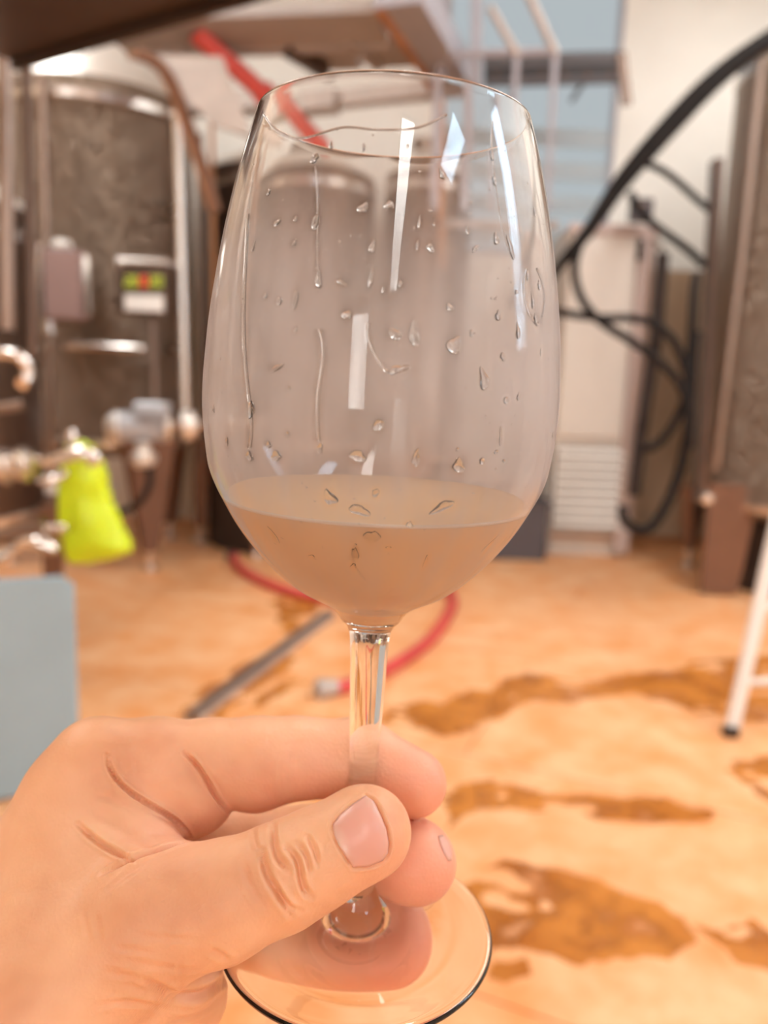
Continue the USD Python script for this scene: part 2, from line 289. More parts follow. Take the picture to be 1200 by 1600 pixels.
obj('thin_pipe', tube([W(238, 495, 5.4), W(243, 628, 5.4)], .022, 12), M['steel'], TA)
obj('door_handle', tube([W(72, 541, 5.42), W(150, 541, 5.38), W(229, 545, 5.42)], .028, 12), M['steel_bright'], TA)
obj('frame_post', tube([W(66, 120, 5.3), W(79, 740, 5.3)], .03, 12), M['steel'], TA)
cb = thing('control_box', 'mauve-grey control box with a round white knob, on the marbled tank', 'control box', W(97, 500, 5.2))
def facebox(px0, py0, px1, py1, Y, dp, bev=.012):
    a, b = W(px0, py0, Y), W(px1, py1, Y); return box((a[0]+b[0])/2, Y+dp/2, (a[2]+b[2])/2, abs(b[0]-a[0]), dp, abs(a[2]-b[2]), bev=bev)
obj('case', facebox(66, 388, 128, 500, 5.2, .16), M['mauve_panel'], cb, smooth=False)
obj('knob', lathe([(0, 0), (.06, 0), (.065, .02), (.05, .05), (0, .06)], 24, W(97, 388, 5.28)), M['white_paint'], cb)
for q_ in ((55, 380, 66, 495), (129, 400, 140, 492)): obj('side_rail', facebox(*q_, 5.22, .05, .004), M['steel_bright'], cb, smooth=False)
obj('cable_gland', cyl(W(75, 500, 5.27), W(78, 520, 5.27), .035), M['steel_bright'], cb)
ds_ = thing('digital_display', 'small digital thermometer with red and yellow lit digits above a white label', 'display', W(222, 492, 5.2))
obj('case', facebox(180, 412, 260, 492, 5.2, .12), M['steel_dark'], ds_, smooth=False)
obj('hood', facebox(182, 403, 262, 412, 5.14, .2, .004), M['steel_bright'], ds_, smooth=False)
obj('label_plate', facebox(194, 460, 255, 487, 5.185, .02, .003), M['screen'], ds_, smooth=False)
obj('screen', facebox(192, 426, 257, 455, 5.187, .016, .003), M['dark'], ds_, smooth=False)
def digit(px, py, w, h, segs, m):
    out = []
    S = {'a': (0, 1, 1, 1), 'b': (1, .5, 1, 1), 'c': (1, 0, 1, .5), 'd': (0, 0, 1, 0), 'e': (0, 0, 0, .5), 'f': (0, .5, 0, 1), 'g': (0, .5, 1, .5)}
    for s in segs:
        x0, y0, x1, y1 = S[s]; a = W(px+w*(x0-.5), py-h*(y0-.5), 5.183); b = W(px+w*(x1-.5), py-h*(y1-.5), 5.183); out.append(bar(a-(b-a)*.05, b+(b-a)*.05, .012, .012, up=(0, 1, 0)))
    obj('digit', cat_(*out), m, ds_, smooth=False)
digit(200, 440, 7, 15, 'abged', M['led_yel']); digit(211, 440, 7, 15, 'abcdef', M['led_yel']); digit(225, 440, 9, 15, 'abcdefg', M['led_red']); digit(238, 440, 7, 15, 'abged', M['led_yel']); digit(249, 440, 7, 15, 'abcdef', M['led_yel'])

pm = thing('pump', 'shiny steel pump with round flanges, fixed under the marbled tank', 'pump', W(235, 720, 5.05))
ax0, ax1 = W(166, 668, 5.05), W(322, 664, 5.25)
def axlathe(a, b, prof, n=32):
    m = lathe(prof, n); dv = (b-a)/np.linalg.norm(b-a); e, g_ = frame_of(dv); T = np.eye(4); T[:3, 0], T[:3, 1], T[:3, 2], T[:3, 3] = e, g_, dv, a
    m.apply_transform(T); 
    return m
Lp = np.linalg.norm(ax1-ax0)
obj('motor', axlathe(ax0, ax1, [(0, 0), (.06, .005), (.10, .04), (.105, .13), (.10, .14), (.10, .30), (.11, .31), (.11, .35), (.06, .36), (.05, .40)]), M['pump_paint'], pm)
obj('end_cap', axlathe(ax0, ax1, [(0, -.012), (.05, -.008), (.085, .02), (.10, .05), (.108, .052), (.108, .075), (.09, .08)]), M['chrome'], pm)
obj('flange', axlathe(ax0, ax1, [(.05, .36), (.10, .365), (.10, .40), (.05, .405)]), M['chrome'], pm)
obj('flange', axlathe(ax0, ax1, [(.04, .47), (.095, .475), (.10, .50), (.095, .56), (.04, .565)]), M['chrome'], pm)
obj('pipe', axlathe(ax0, ax1, [(.042, .38), (.042, Lp+.3), (0, Lp+.3)]), M['steel'], pm)
obj('terminal_box', facebox(207, 628, 258, 654, 4.98, .16), M['pump_paint'], pm, smooth=False)
obj('drain_cup', lathe([(0, -.06), (.06, -.055), (.085, -.02), (.085, .03), (.05, .05), (.05, .10), (0, .10)], 28, W(224, 716, 5.05)), M['chrome'], pm)
obj('cable', tube([W(228, 718, 5.05), W(234, 748, 5.0), W(222, 780, 4.95), W(196, 798, 4.95), W(178, 812, 5.1)], .022, 8, spline=30), M['black_hose'], pm)

TB = tank(-2.34, 3.78, .62, .66, 2.15, 'dark steel tank at the left edge with valves and pipes on its side', (-70, 20, 110, 200), M['steel_dark'])
obj('pipe', tube([W(6, -60, 3.18), W(13, 515, 3.18)], .030, 14), M['steel'], TB)
obj('pipe', tube([W(40, 90, 3.25), W(52, 560, 3.25)], .022, 12), M['steel_dark'], TB)
obj('elbow', tube([W(-30, 556, 3.18), W(10, 553, 3.18), W(36, 562, 3.18), W(44, 582, 3.19), W(34, 600, 3.15)], .026, 14, spline=24), M['steel_bright'], TB)
obj('rod', tube([W(-30, 642, 3.15), W(38, 632, 3.15)], .022, 12), M['steel'], TB)
vb = thing('butterfly_valve', 'polished steel valve with a bright lever, sticking out above the yellow bag', 'valve', W(60, 740, 3.2))
obj('valve_body', axlathe(W(-40, 735, 3.2), W(150, 712, 3.2), [(.0, 0), (.05, .0), (.05, .12), (.075, .125), (.075, .15), (.055, .155), (.055, .20), (.075, .205), (.075, .23), (.05, .235), (.05, .26), (0, .262)]), M['steel_bright'], vb)
obj('lever', tube([W(55, 716, 3.15), W(100, 714, 3.13), W(140, 710, 3.13), W(150, 716, 3.13), W(138, 726, 3.13)], [.016, .028, .032, .03, .012], 12, spline=30), M['steel_bright'], vb)
obj('clamp', tube([W(62, 752, 3.15), W(85, 748, 3.13), W(104, 738, 3.15)], [.014, .024, .012], 10, spline=16), M['steel_bright'], vb)
obj('wing_nut', lathe([(0, 0), (.022, .0), (.028, .02), (.016, .05), (0, .055)], 16, W(112, 690, 3.2)), M['steel_bright'], vb)
obj('stem', cyl(W(110, 712, 3.19), W(113, 684, 3.2), .012, 12), M['steel'], vb)
ve = thing('drain_elbow', 'polished steel drain elbow with a clamp, low beside the pale bin', 'pipe fitting', W(40, 880, 3.15))
obj('elbow', tube([W(-50, 855, 3.2), W(0, 838, 3.2), W(45, 826, 3.2), W(70, 818, 3.2)], .034, 14, spline=24), M['steel'], ve)
obj('nozzle', tube([W(30, 850, 3.13), W(60, 848, 3.13), W(88, 860, 3.13)], [.024, .034, .026], 14, spline=16), M['steel_bright'], ve)
obj('clamp', tube([W(70, 826, 3.15), W(105, 826, 3.15)], .018, 10), M['steel_bright'], ve)
obj('spout', tube([W(-30, 872, 3.18), W(6, 868, 3.18), W(22, 852, 3.18)], [.04, .036, .02], 14, spline=16), M['steel_bright'], ve)

bag = thing('plastic_bag', 'bright neon yellow-green bag hanging from the valve at the left', 'bag', W(140, 880, 3.3))
obj('bag_body', puff([(92, 745), (97, 705), (108, 686), (128, 684), (146, 694), (160, 712), (170, 740), (176, 775), (192, 812), (211, 848), (210, 864), (190, 872), (160, 880), (112, 884), (101, 868), (92, 830), (88, 790)], 3.3, .085, 5), M['neon'], bag, smooth=True)

bn = thing('plastic_board', 'pale blue-grey plastic board standing upright on the floor at the left', 'board', (-.99, 2.54, 0))
bu = np.array([.93, .37, 0])/math.hypot(.93, .37); bn_ = np.array([-bu[1], bu[0], 0]); bc = np.array([-1.042, 2.525, 0])
from shapely.geometry import box as sbox
obj('sheet', extr(list(sbox(-1.1, .015, 0, .762).buffer(-.03).buffer(.03, quad_segs=6).exterior.coords)[:-1], bc, bu, Z3, -bn_, .035), M['bin'], bn, smooth=30)
obj('edge_bead', tube([bc+bu*-.004+Z3*.05-bn_*.017, bc+bu*-.004+Z3*.74-bn_*.017], .019, 10), M['bin'], bn)
for s_ in (.25, .9): obj('foot_bracket', cat_(bar(bc-bu*s_+[0, 0, .012]-bn_*.03, bc-bu*s_+[0, 0, .012]+bn_*.3, .05, .024), bar(bc-bu*s_+[0, 0, .012]+bn_*.28, bc-bu*s_+[0, 0, .4]+bn_*.0, .03, .02)), M['steel'], bn, smooth=False)

TD = tank(-.88, 6.80, .70, .80, 3.0, 'wide dull steel tank in the middle, behind the glass', (-100, -20, 200, 150), M['steel_dark'])
obj('under_tank_shade', lathe([(.66, .0), (.66, .80)], 48, (-.88, 6.80, 0)), M['dark'], TD, smooth=True)  # dark drum painted in for the shade beneath the tank
TE = tank(.32, 6.98, .41, .70, 3.1, 'slim brown steel tank behind the glass, right of the wide dull tank', (-100, -20, 200), M['steel_dark'])
obj('orange_pipe', tube([W(694, 110, 6.1), W(700, 420, 6.1)], .03, 10), M['orange_edge'], TE)
obj('under_tank_shade', lathe([(.38, .0), (.38, .70)], 48, (.32, 6.98, 0)), M['dark'], TE, smooth=True)  # same dark drum, standing in for shade under the slim tank
obj('orange_pipe', tube([W(330, 120, 5.9), W(338, 740, 5.9)], .016, 10), M['orange_edge'], TD)
obj('pipe', tube([W(312, 210, 5.85), W(318, 720, 5.85)], .022, 10), M['steel_dark'], TD)

# ---- right-hand tank
TC = tank(3.12, 5.82, .74, .58, 3.72, 'tall brown steel tank at the right with a bright vertical pipe', (-40, 50, 140), M['marbled'])
obj('under_tank_shade', lathe([(.52, .0), (.52, .60)], 48, (3.12, 5.82, 0)), M['dark'], TC, smooth=True)  # recessed dark drum in place of the deep shade under this tank
obj('sight_tube', tube([W(1189, 95, 5.0), W(1160, 380, 4.98), W(1117, 735, 5.0)], .028, 14), M['steel'], TC)
obj('bolt', lathe([(0, -.03), (.045, -.03), (.05, 0), (.045, .03), (0, .035)], 20, W(1103, 778, 5.05)), M['steel_bright'], TC)
obj('frame_post', bar(W(1120, 250, 5.2), W(1093, 780, 5.2), .10, .05), M['steel_dark'], TC, smooth=False)
obj('leg_plate', extr([(-.11, .80), (-.10, .02), (.16, .02), (.24, .80)], FL(1112, 928)*[1, 1, 0]+[0, -.02, 0], np.array([1., 0, 0]), Z3, np.array([0, -1., 0]), .03), M['steel_leg'], TC, smooth=False)

ld = thing('ladder', 'white metal ladder leaning at the right edge', 'ladder', FL(1140, 1150))
l0 = FL(1141, 1150); l1 = np.array([2.02, 3.62, 2.55]); off = np.array([.40, .06, 0])
for o_ in (0, 1): obj('rail', bar(l0+off*o_, l1+off*o_, .055, .026, up=(0, 1, .2)), M['white_paint'], ld, smooth=False)
for k in range(8): 
    q = l0+(l1-l0)*(.088+.123*k); obj('rung', tube([q, q+off], .015, 12), M['white_paint'], ld)
obj('rubber_foot', box(l0[0], l0[1], .02, .06, .05, .05, bev=.006), M['dark'], ld, smooth=False); obj('rubber_foot', box(*(l0+off)[:2], .02, .06, .05, .05, bev=.006), M['dark'], ld, smooth=False)

# ---- cabinet
cbn = thing('chiller_cabinet', 'white upright chiller cabinet with a louvred vent near the floor', 'cabinet', (1.75, 6.9, 0)); cx0, cx1, cyf, czt = 1.40, 2.10, 6.56, 2.70
obj('body', box((cx0+cx1)/2, cyf+.36, .10+(czt-.10)/2, cx1-cx0, .70, czt-.10, bev=.015), M['cab'], cbn, smooth=False)
obj('plinth', box((cx0+cx1)/2, cyf+.38, .05, cx1-cx0-.06, .66, .10), M['cab'], cbn, smooth=False)
obj('door', box((cx0+cx1)/2-.07, cyf-.01, 1.82, cx1-cx0-.16, .04, 1.62, bev=.01), M['cab'], cbn, smooth=False)
obj('corner_trim', box(cx1-.07, cyf-.02, (czt+.04)/2, .13, .05, czt-.04, bev=.008), M['cab_side'], cbn, smooth=False)
obj('top_trim', box((cx0+cx1)/2, cyf-.02, czt-.03, cx1-cx0+.02, .06, .08, bev=.008), M['cab_side'], cbn, smooth=False)
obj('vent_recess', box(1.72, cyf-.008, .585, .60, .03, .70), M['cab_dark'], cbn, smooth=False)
for k in range(9): 
    s_ = box(0, 0, 0, .58, .012, .062); s_.apply_transform(trimesh.transformations.rotation_matrix(-.5, [1, 0, 0])); s_.apply_translation([1.72, cyf-.035, .28+.076*k]); obj('vent_slat', s_, M['cab'], cbn, smooth=False)
obj('lower_seam', box((cx0+cx1)/2, cyf-.012, .175, cx1-cx0-.04, .03, .03), M['orange_edge'], cbn, smooth=False)
obj('hinge', box(1.97, cyf-.05, 2.52, .05, .04, .16, bev=.006), M['dark'], cbn, smooth=False)
ck = thing('slate_crate', 'dark slate-coloured plastic crate on the floor left of the white cabinet', 'crate', (1.1, 6.5, 0))
kx0, kx1 = .86, 1.34
obj('crate_body', cat_(box((kx0+kx1)/2, 6.30, .24, kx1-kx0, .03, .48, bev=.006), box((kx0+kx1)/2, 6.70, .24, kx1-kx0, .03, .48, bev=.006), box(kx0+.015, 6.5, .24, .03, .38, .48), box(kx1-.015, 6.5, .24, .03, .38, .48), box((kx0+kx1)/2, 6.5, .015, kx1-kx0-.02, .38, .03)), M['crate'], ck, smooth=False)
obj('crate_rim', cat_(box((kx0+kx1)/2, 6.29, .475, kx1-kx0+.04, .04, .04), box((kx0+kx1)/2, 6.71, .475, kx1-kx0+.04, .04, .04), box(kx0, 6.5, .475, .04, .44, .04), box(kx1, 6.5, .475, .04, .44, .04)), M['crate'], ck, smooth=False)
pn = thing('partition_panel', 'beige partition panel standing behind the looped black hoses', 'panel', (2.85, 7.2, 0))
obj('board', box(2.85, 7.2, 1.27, 1.5, .05, 2.40, bev=.008), M['wall_warm'], pn, smooth=False)
obj('foot_rail', box(2.85, 7.18, .04, 1.5, .12, .08, bev=.008), M['orange_edge'], pn, smooth=False)

# ---- black hoses looped at the right
def hose(label, pts, Y, r, name='hose', m=None, n=60):
    q = [W(px, py, Y+(dy[0] if dy else 0)) for px, py, *dy in pts]; t_ = thing(name, label, 'hose', q[-1]); obj('tube', tube(q, r, 12, spline=n), m or M['black_hose'], t_); return t_
hose('thickest black hose, sweeping down from the top right corner', [(1290, 5, .2), (1200, 62), (1128, 115), (1060, 182), (1003, 246), (960, 300), (918, 362), (888, 398), (862, 432), (830, 480)], 4.9, [.040, .045, .052, .058, .062, .06, .052, .042, .03, .026])
hose('black hose hanging in a long loop that crosses in front of the cabinet', [(1010, 238), (960, 300), (915, 365), (899, 405), (902, 450), (925, 490), (985, 532), (1035, 570), (1062, 600), (1074, 640), (1078, 700)], 4.82, .027)
hose('black hose arching over the cabinet corner into the bunch by the tank', [(850, 478, .3), (898, 492), (950, 497), (1010, 501), (1050, 530), (1072, 580), (1080, 640), (1076, 700)], 4.92, .026)
hose('short black hose running from the thick hose to the tank', [(985, 254), (1030, 264), (1068, 292), (1108, 327)], 4.98, .022)
hose('black hose crossing the pale wall behind the cabinet top', [(985, 300), (1008, 338), (1050, 372), (1100, 416)], 5.2, .026)
hose('black hose drooping in a small loop beside the cabinet', [(1000, 700), (1020, 698), (1048, 670), (1068, 630), (1078, 570), (1082, 500), (1088, 430, .2)], 4.98, .027)
hose('black hose with the lowest loop, almost touching the floor', [(976, 790), (984, 822), (1006, 829), (1038, 795), (1060, 745), (1074, 680), (1080, 600), (1086, 520, .1)], 5.05, .033)
st = thing('hanging_strap', 'black strap hanging down along the side of the white cabinet', 'strap', W(985, 770, 6.5))
obj('strap', cat_(*[bar(W(a, b, 6.40), W(c, d, 6.40), .095, .03, up=(0, 1, 0)) for a, b, c, d in ((1036, 395, 1024, 540), (1024, 535, 1004, 665), (1004, 660, 990, 775))]), M['dark'], st, smooth=False)
obj('hook', tube([W(1036, 397, 6.40), W(1036, 388, 6.40), np.array([2.06, 6.515, 2.6])], .015, 8), M['steel'], st)
bk = thing('wall_bracket', 'dark bracket box on the pale wall above the cabinet', 'bracket', W(1005, 340, 6.3)); obj('plate', facebox(990, 308, 1020, 345, 6.3, .12), M['crate'], bk, smooth=False); obj('screw', cyl(W(1004, 320, 6.3), W(1004, 320, 6.27), .02, 12), M['steel'], bk)

# ---- overhead
pa, pb = np.array([-1.375, 3.0]), np.array([-.41, 2.40]); pe = (pb-pa)/np.linalg.norm(pb-pa); pq = np.array([-pe[1]*-1, -pe[0]])*1.0; pq = np.array([pe[1], -pe[0]])
pf = thing('overhead_platform', 'brown sheet-metal platform overhead with a dark rubber edge, top left', 'platform', (*pa, 2.49))
A0, A1 = pa+pe*.0, pb+pe*.55
pl = trimesh.creation.extrude_polygon(Polygon([A0, A1, A1+pq*1.3, A0+pq*1.3]), .02, engine='earcut'); pl.apply_translation([0, 0, 2.505]); obj('plate', pl, M['steel_dark'], pf, smooth=False)
obj('edge_strip', bar((*A0, 2.51), (*A1, 2.51), .03, .062), M['dark'], pf, smooth=False)
obj('stiffener', bar((*(A0+pq*.5), 2.49), (*(A1+pq*.5), 2.49), .04, .03), M['steel_dark'], pf, smooth=False)
for s_ in (.12, 1.2): q = A0+pe*s_+pq*.9; obj('hanger', cyl((*q, 2.5), (*q, 5.2), .012, 10), M['steel'], pf)

mz = thing('mezzanine', 'pale steel mezzanine walkway with beams and railing under the ceiling', 'walkway', FL(400, 100, 3.4)); ZM = 3.4
def mb(a, b, w, h, m, name, dz=0.): obj(name, bar(FL(*a, ZM)+[0, 0, dz], FL(*b, ZM)+[0, 0, dz], w, h), m, mz, smooth=False)
mb((170, 52), (598, 38), .42, .05, M['pale_deck'], 'deck_panel')
mb((200, 78), (612, 64), .06, .10, M['grey_paint'], 'beam')
mb((280, 160), (520, 152), .20, .12, M['grey_paint'], 'beam', -.02)
mb((480, 158), (690, 140), .12, .10, M['grey_paint'], 'beam', .0)
mb((622, -12), (716, 138), .26, .16, M['lavender'], 'beam', .02)
mb((594, -4), (690, 138), .05, .12, M['orange_edge'], 'edge_angle', -.01)
mb((572, 94), (655, 90), .42, .03, M['pale_deck'], 'deck_panel', .04)
mb((500, 98), (556, 96), .42, .03, M['pale_deck'], 'deck_panel', .04)
mb((543, 58), (592, 100), .05, .07, M['grey_paint'], 'cross_bar', -.01)
mb((448, 66), (508, 104), .07, .10, M['steel_dark'], 'cross_bar', -.02)
mb((270, 68), (318, 150), .14, .08, M['grey_paint'], 'beam')
cbp = np.array([W(214, 84, 4.6), W(262, 118, 4.7), W(285, 170, 4.8), W(310, 240, 4.9), W(338, 330, 5.0)])
obj('curved_brace', tube(cbp, .035, 10, spline=30), M['steel_leg'], mz); obj('brace_edge', tube(cbp+[-.035, -.02, 0], .010, 8, spline=30), M['orange_edge'], mz)
obj('brace_plate', extr([(0, 0), (.45, 0), (.62, -.42), (.40, -.36)], W(222, 84, 4.75), np.array([1., 0, 0]), Z3, np.array([0, 1., 0]), .03), M['grey_paint'], mz, smooth=False)
for px in (690, 745): obj('post', bar(W(px, -40, 5.2), W(px-4, 330, 5.2), .09 if px < 700 else .05, .06), M['lavender'], mz, smooth=False)
for px in (808, 868): obj('rail_post', bar(W(px, 82, 5.0), W(px-14, 330, 5.0), .035, .03), M['lavender'], mz, smooth=False)
obj('hand_rail', tube([W(818, -25, 4.9), W(868, 84, 5.0)], .024, 10), M['grey_paint'], mz); obj('hand_rail', tube([W(765, 10, 4.9), W(810, 88, 5.0)], .022, 10), M['grey_paint'], mz)
obj('mid_rail', tube([W(700, 84, 5.0), W(870, 80, 5.0)], .022, 10), M['lavender'], mz)
obj('foot_rail', bar(W(700, 350, 5.3), W(872, 352, 5.3), .06, .05), M['pale_deck'], mz, smooth=False)
rp = thing('red_pipe', 'red painted pipe slanting down below the mezzanine', 'pipe', W(410, 142, 5.0))
obj('tube', tube([W(306, 52, 4.9), W(412, 146, 5.2), W(500, 232, 5.45)], .055, 14), M['red_paint'], rp); obj('flange', axlathe(W(412, 146, 5.2), W(500, 232, 5.45), [(.045, -.02), (.075, -.02), (.075, .02), (.045, .02)]), M['red_paint'], rp)
ct = thing('cable_tray', 'dark metal cable tray with an end bracket across the frosted window', 'cable tray', W(870, 130, 6.8))
for y, h, m in ((97, .09, 'tray'), (116, .06, 'tray_dark'), (130, .05, 'tray')): obj('side_rail', bar(W(756, y, 6.8), W(974, y-6, 6.8), .06, h), M[m], ct, smooth=False)
obj('end_bracket', bar(W(970, 84, 6.78), W(979, 164, 6.78), .07, .05, up=(0, 1, 0)), M['steel_dark'], ct, smooth=False)
for k in range(6): obj('rung', bar(W(775+36*k, 116, 6.75), W(775+36*k, 118, 7.05), .03, .03), M['steel_dark'], ct, smooth=False)

for k in (1, 4): q = W(775+36*k, 118, 7.0); obj('wall_arm', bar(q, [q[0], Y1, q[2]], .03, .03), M['steel_dark'], ct, smooth=False)
# ---- on the floor
rh = thing('red_hose', 'red rubber hose curling over the wet floor with metal couplings', 'hose', FL(505, 1078))
hp_ = [FL(px, py, .034) for px, py in ((366, 868), (376, 888), (410, 908), (470, 928), (545, 938), (620, 926), (684, 912), (706, 932), (699, 962), (662, 1008), (600, 1048), (548, 1070), (520, 1075))]
obj('tube', tube(hp_, .033, 12, spline=90), M['red_hose'], rh)
e_ = FL(520, 1075, .034); d_ = FL(498, 1078, .034)
obj('coupling', axlathe(e_, d_, [(0, -.02), (.036, -.02), (.042, .0), (.042, .03), (.05, .035), (.05, .075), (.03, .085), (0, .085)]), M['grey_paint'], rh)
obj('coupling', axlathe(hp_[0], hp_[0]+np.array([-.6, -.12, 0]), [(0, -.03), (.036, -.03), (.045, .0), (.045, .06), (0, .07)]), M['steel_dark'], rh)
sb = thing('steel_bar', 'grey steel bar lying on the floor, pointing at the glass stem', 'bar', FL(315, 1118))
b0, b1 = FL(516, 964), FL(300, 1130); bd = (b1-b0)/np.linalg.norm(b1-b0); bs = np.array([-bd[1], bd[0], 0])
for s_ in (-1, 1): obj('flange', bar(b0+bs*.028*s_+[0, 0, .022], b1+bs*.028*s_+[0, 0, .022], .008, .042), M['grey_paint'], sb, smooth=False)
obj('web', bar(b0+[0, 0, .034], b1+[0, 0, .034], .056, .010), M['steel'], sb, smooth=False)
def puddle(label, pts, seed, amp=.05):
    c_ = np.array([FL(*p)[:2] for p in pts]); c_ = np.vstack([c_, c_[:1]]); out = []
    for a, b in zip(c_[:-1], c_[1:]):
        k = max(2, int(np.linalg.norm(b-a)/.015)); out.append(a+(b-a)*np.linspace(0, 1, k, endpoint=False)[:, None])
    out = np.vstack(out); p3 = np.column_stack([out, 0*out[:, 0]])
    nx = meshkit.fbm(p3*9+[0, 0, seed], 4, seed)-.5; ny = meshkit.fbm(p3*9+[5, 3, seed], 4, seed+40)-.5
    pg = Polygon(out+np.stack([nx, ny], 1)*amp*2.6).buffer(0); gs = [g_ for g_ in getattr(pg, 'geoms', [pg]) if g_.area > .0005]
    holes = []
    for g_ in gs:
        b = g_.bounds; r0 = np.random.default_rng(seed)
        for _ in range(int(g_.area*45)):
            x, y = r0.uniform(b[0], b[2]), r0.uniform(b[1], b[3]); rr = r0.uniform(.012, .05); t_ = np.linspace(0, 2*np.pi, 18, endpoint=False); w_ = 1+.35*np.sin(2*t_+r0.uniform(0, 6))+.2*np.sin(3*t_+r0.uniform(0, 6))
            holes.append(Polygon(np.stack([x+rr*1.5*w_*np.cos(t_), y+rr*w_*np.sin(t_)], 1)).buffer(0))
    from shapely import union_all
    pg = union_all(gs).difference(union_all(holes)); gs = [g_ for g_ in getattr(pg, 'geoms', [pg]) if g_.area > .0004]
    m = cat_(*[trimesh.creation.extrude_polygon(g_, .0006, engine='earcut') for g_ in gs]); m.apply_translation([0, 0, .0001])
    obj('puddle', m, M['wet'], None, label, 'puddle', smooth=False)
puddle('long ragged wet streak crossing the floor to the foot of the ladder', [(596, 1108), (650, 1096), (700, 1100), (740, 1080), (800, 1060), (830, 1052), (900, 1066), (960, 1056), (1050, 1048), (1100, 1033), (1200, 1022), (1290, 1020), (1290, 1130), (1200, 1125), (1120, 1128), (1060, 1102), (980, 1086), (900, 1094), (830, 1096), (780, 1118), (745, 1144), (700, 1152), (650, 1136), (600, 1132)], 11)
puddle('narrow wet streak on the floor right of the fingertips', [(690, 1250), (720, 1222), (800, 1222), (850, 1238), (900, 1240), (980, 1246), (1110, 1252), (1112, 1278), (1020, 1284), (960, 1280), (880, 1264), (800, 1262), (740, 1266), (700, 1296)], 12, .03)
puddle('broad orange wet patch on the floor right of the glass foot', [(715, 1375), (780, 1348), (860, 1352), (930, 1372), (1020, 1403), (1085, 1438), (1092, 1472), (1040, 1498), (960, 1502), (900, 1490), (820, 1482), (760, 1494), (718, 1462)], 13, .04)
puddle('wet patch along the grey steel bar', [(280, 1120), (318, 1080), (380, 1040), (430, 1018), (474, 996), (458, 1030), (400, 1078), (350, 1120)], 14, .05)
puddle('thin wet trickle beside the metal hose coupling', [(395, 1088), (450, 1062), (492, 1062), (440, 1088), (400, 1104)], 15, .03)
puddle('small wet mark on the floor under the bowl of the glass', [(430, 930), (500, 935), (500, 960), (470, 965), (462, 1000), (440, 985)], 16, .06)
puddle('wet spots at the right edge below the ladder', [(1150, 1195), (1220, 1180), (1260, 1220), (1220, 1260), (1170, 1240)], 17, .06)
puddle('wet patch at the right edge near the bottom', [(1090, 1440), (1180, 1440), (1250, 1470), (1240, 1520), (1160, 1500)], 18, .05)
puddle('small wet patch beside the lower edge of the glass foot', [(765, 1495), (830, 1500), (840, 1530), (790, 1545), (760, 1530)], 19, .03)

# ------------------------------------------------------------------ the wine glass
GX, GY, S_RIM, R_RIM, S_B = -.00157, .19014, .05701, .03074, -.06046
AX = np.array([.01371, -.00652, 1.]); AX /= np.linalg.norm(AX)
E1 = np.cross([0, 1., 0], AX); E1 /= np.linalg.norm(E1); E2 = np.cross(AX, E1)
GROT = np.stack([E1, E2, AX], 1)
G0 = np.array([GX, GY, EYE])                    # the axis at the height of the lens
S_BASE = -.1492
frac = np.array([0, .03, .08, .15, .24, .34, .46, .58, .72, .86, 1])
kr = np.array([.0076, .0103, .0200, .02853, .03591, .04075, .04195, .04107, .03876, .03545, R_RIM])
r_out = PchipInterpolator(S_B+(S_RIM-S_B)*frac, kr)
glass = thing('wine_glass', 'clear stemmed wine glass misted with condensation, held up in the foreground', 'wine glass', G0+AX*S_BASE, rot=GROT)
ss = np.concatenate([np.linspace(S_B, S_B+.012, 26)[:-1], np.linspace(S_B+.012, S_RIM, 70)])
outer = np.stack([r_out(ss), ss], 1)
d = np.gradient(outer, axis=0); d /= np.linalg.norm(d, axis=1)[:, None]; nrm = np.stack([d[:, 1], -d[:, 0]], 1)
tw = np.interp(ss, [S_B, S_B+.012, S_B+.03, S_RIM], [.0030, .0019, .0011, .00095])
inner = outer - nrm*tw[:, None]; inner = inner[inner[:, 0] > .0035]
inner = inner[np.maximum.accumulate(inner[:, 1]) <= inner[:, 1]+1e-9]
zin0 = inner[0, 1]-.0007
a = np.linspace(0, np.pi, 9)[1:-1]; c = (outer[-1]+inner[-1])/2; h = (outer[-1]-inner[-1])/2; hn = np.array([-h[1], h[0]])
arc = c + np.cos(a)[:, None]*h + np.sin(a)[:, None]*np.abs(np.linalg.norm(h))*(d[-1])
bowl = np.vstack([outer, arc, inner[::-1], [[.0018, zin0+.0002], [0, zin0]]])
def loc(p): q = np.array(p, float); q[:, 1] -= S_BASE; return q
obj('bowl', lathe(loc(bowl), 160), M['glass'], glass, smooth=True, local=True)
stem_ctrl = np.array([(-.1395, .0060), (-.137, .0050), (-.133, .0043), (-.125, .0039), (-.110, .00375), (-.095, .0040), (-.08, .0045), (-.068, .0049), (S_B-.0035, .0053), (S_B-.0015, .0062), (S_B, .0076)])
r_stem = PchipInterpolator(stem_ctrl[:, 0], stem_ctrl[:, 1]); sz = np.linspace(-.1395, S_B, 60)
obj('stem', lathe(loc(np.stack([r_stem(sz), sz], 1)), 160), M['glass'], glass, smooth=True, local=True)
foot = np.array([(0, -.1484), (.006, -.1484), (.016, -.1486), (.026, -.1488), (.034, -.14915), (.0362, -.1491), (.0369, -.1487), (.0371, -.1482), (.0369, -.1477), (.0362, -.14735), (.033, -.14705), (.027, -.1464), (.020, -.1453), (.0145, -.1440), (.0108, -.1427), (.0084, -.1415), (.0069, -.1404), (.0060, -.1395)])
t = np.concatenate([[0], np.cumsum(np.linalg.norm(np.diff(foot, axis=0), axis=1))]); tt = np.linspace(0, t[-1], 110)
foot = np.stack([PchipInterpolator(t, foot[:, 0])(tt), PchipInterpolator(t, foot[:, 1])(tt)], 1)
obj('foot', lathe(loc(foot), 160), M['glass'], glass, smooth=True, local=True)

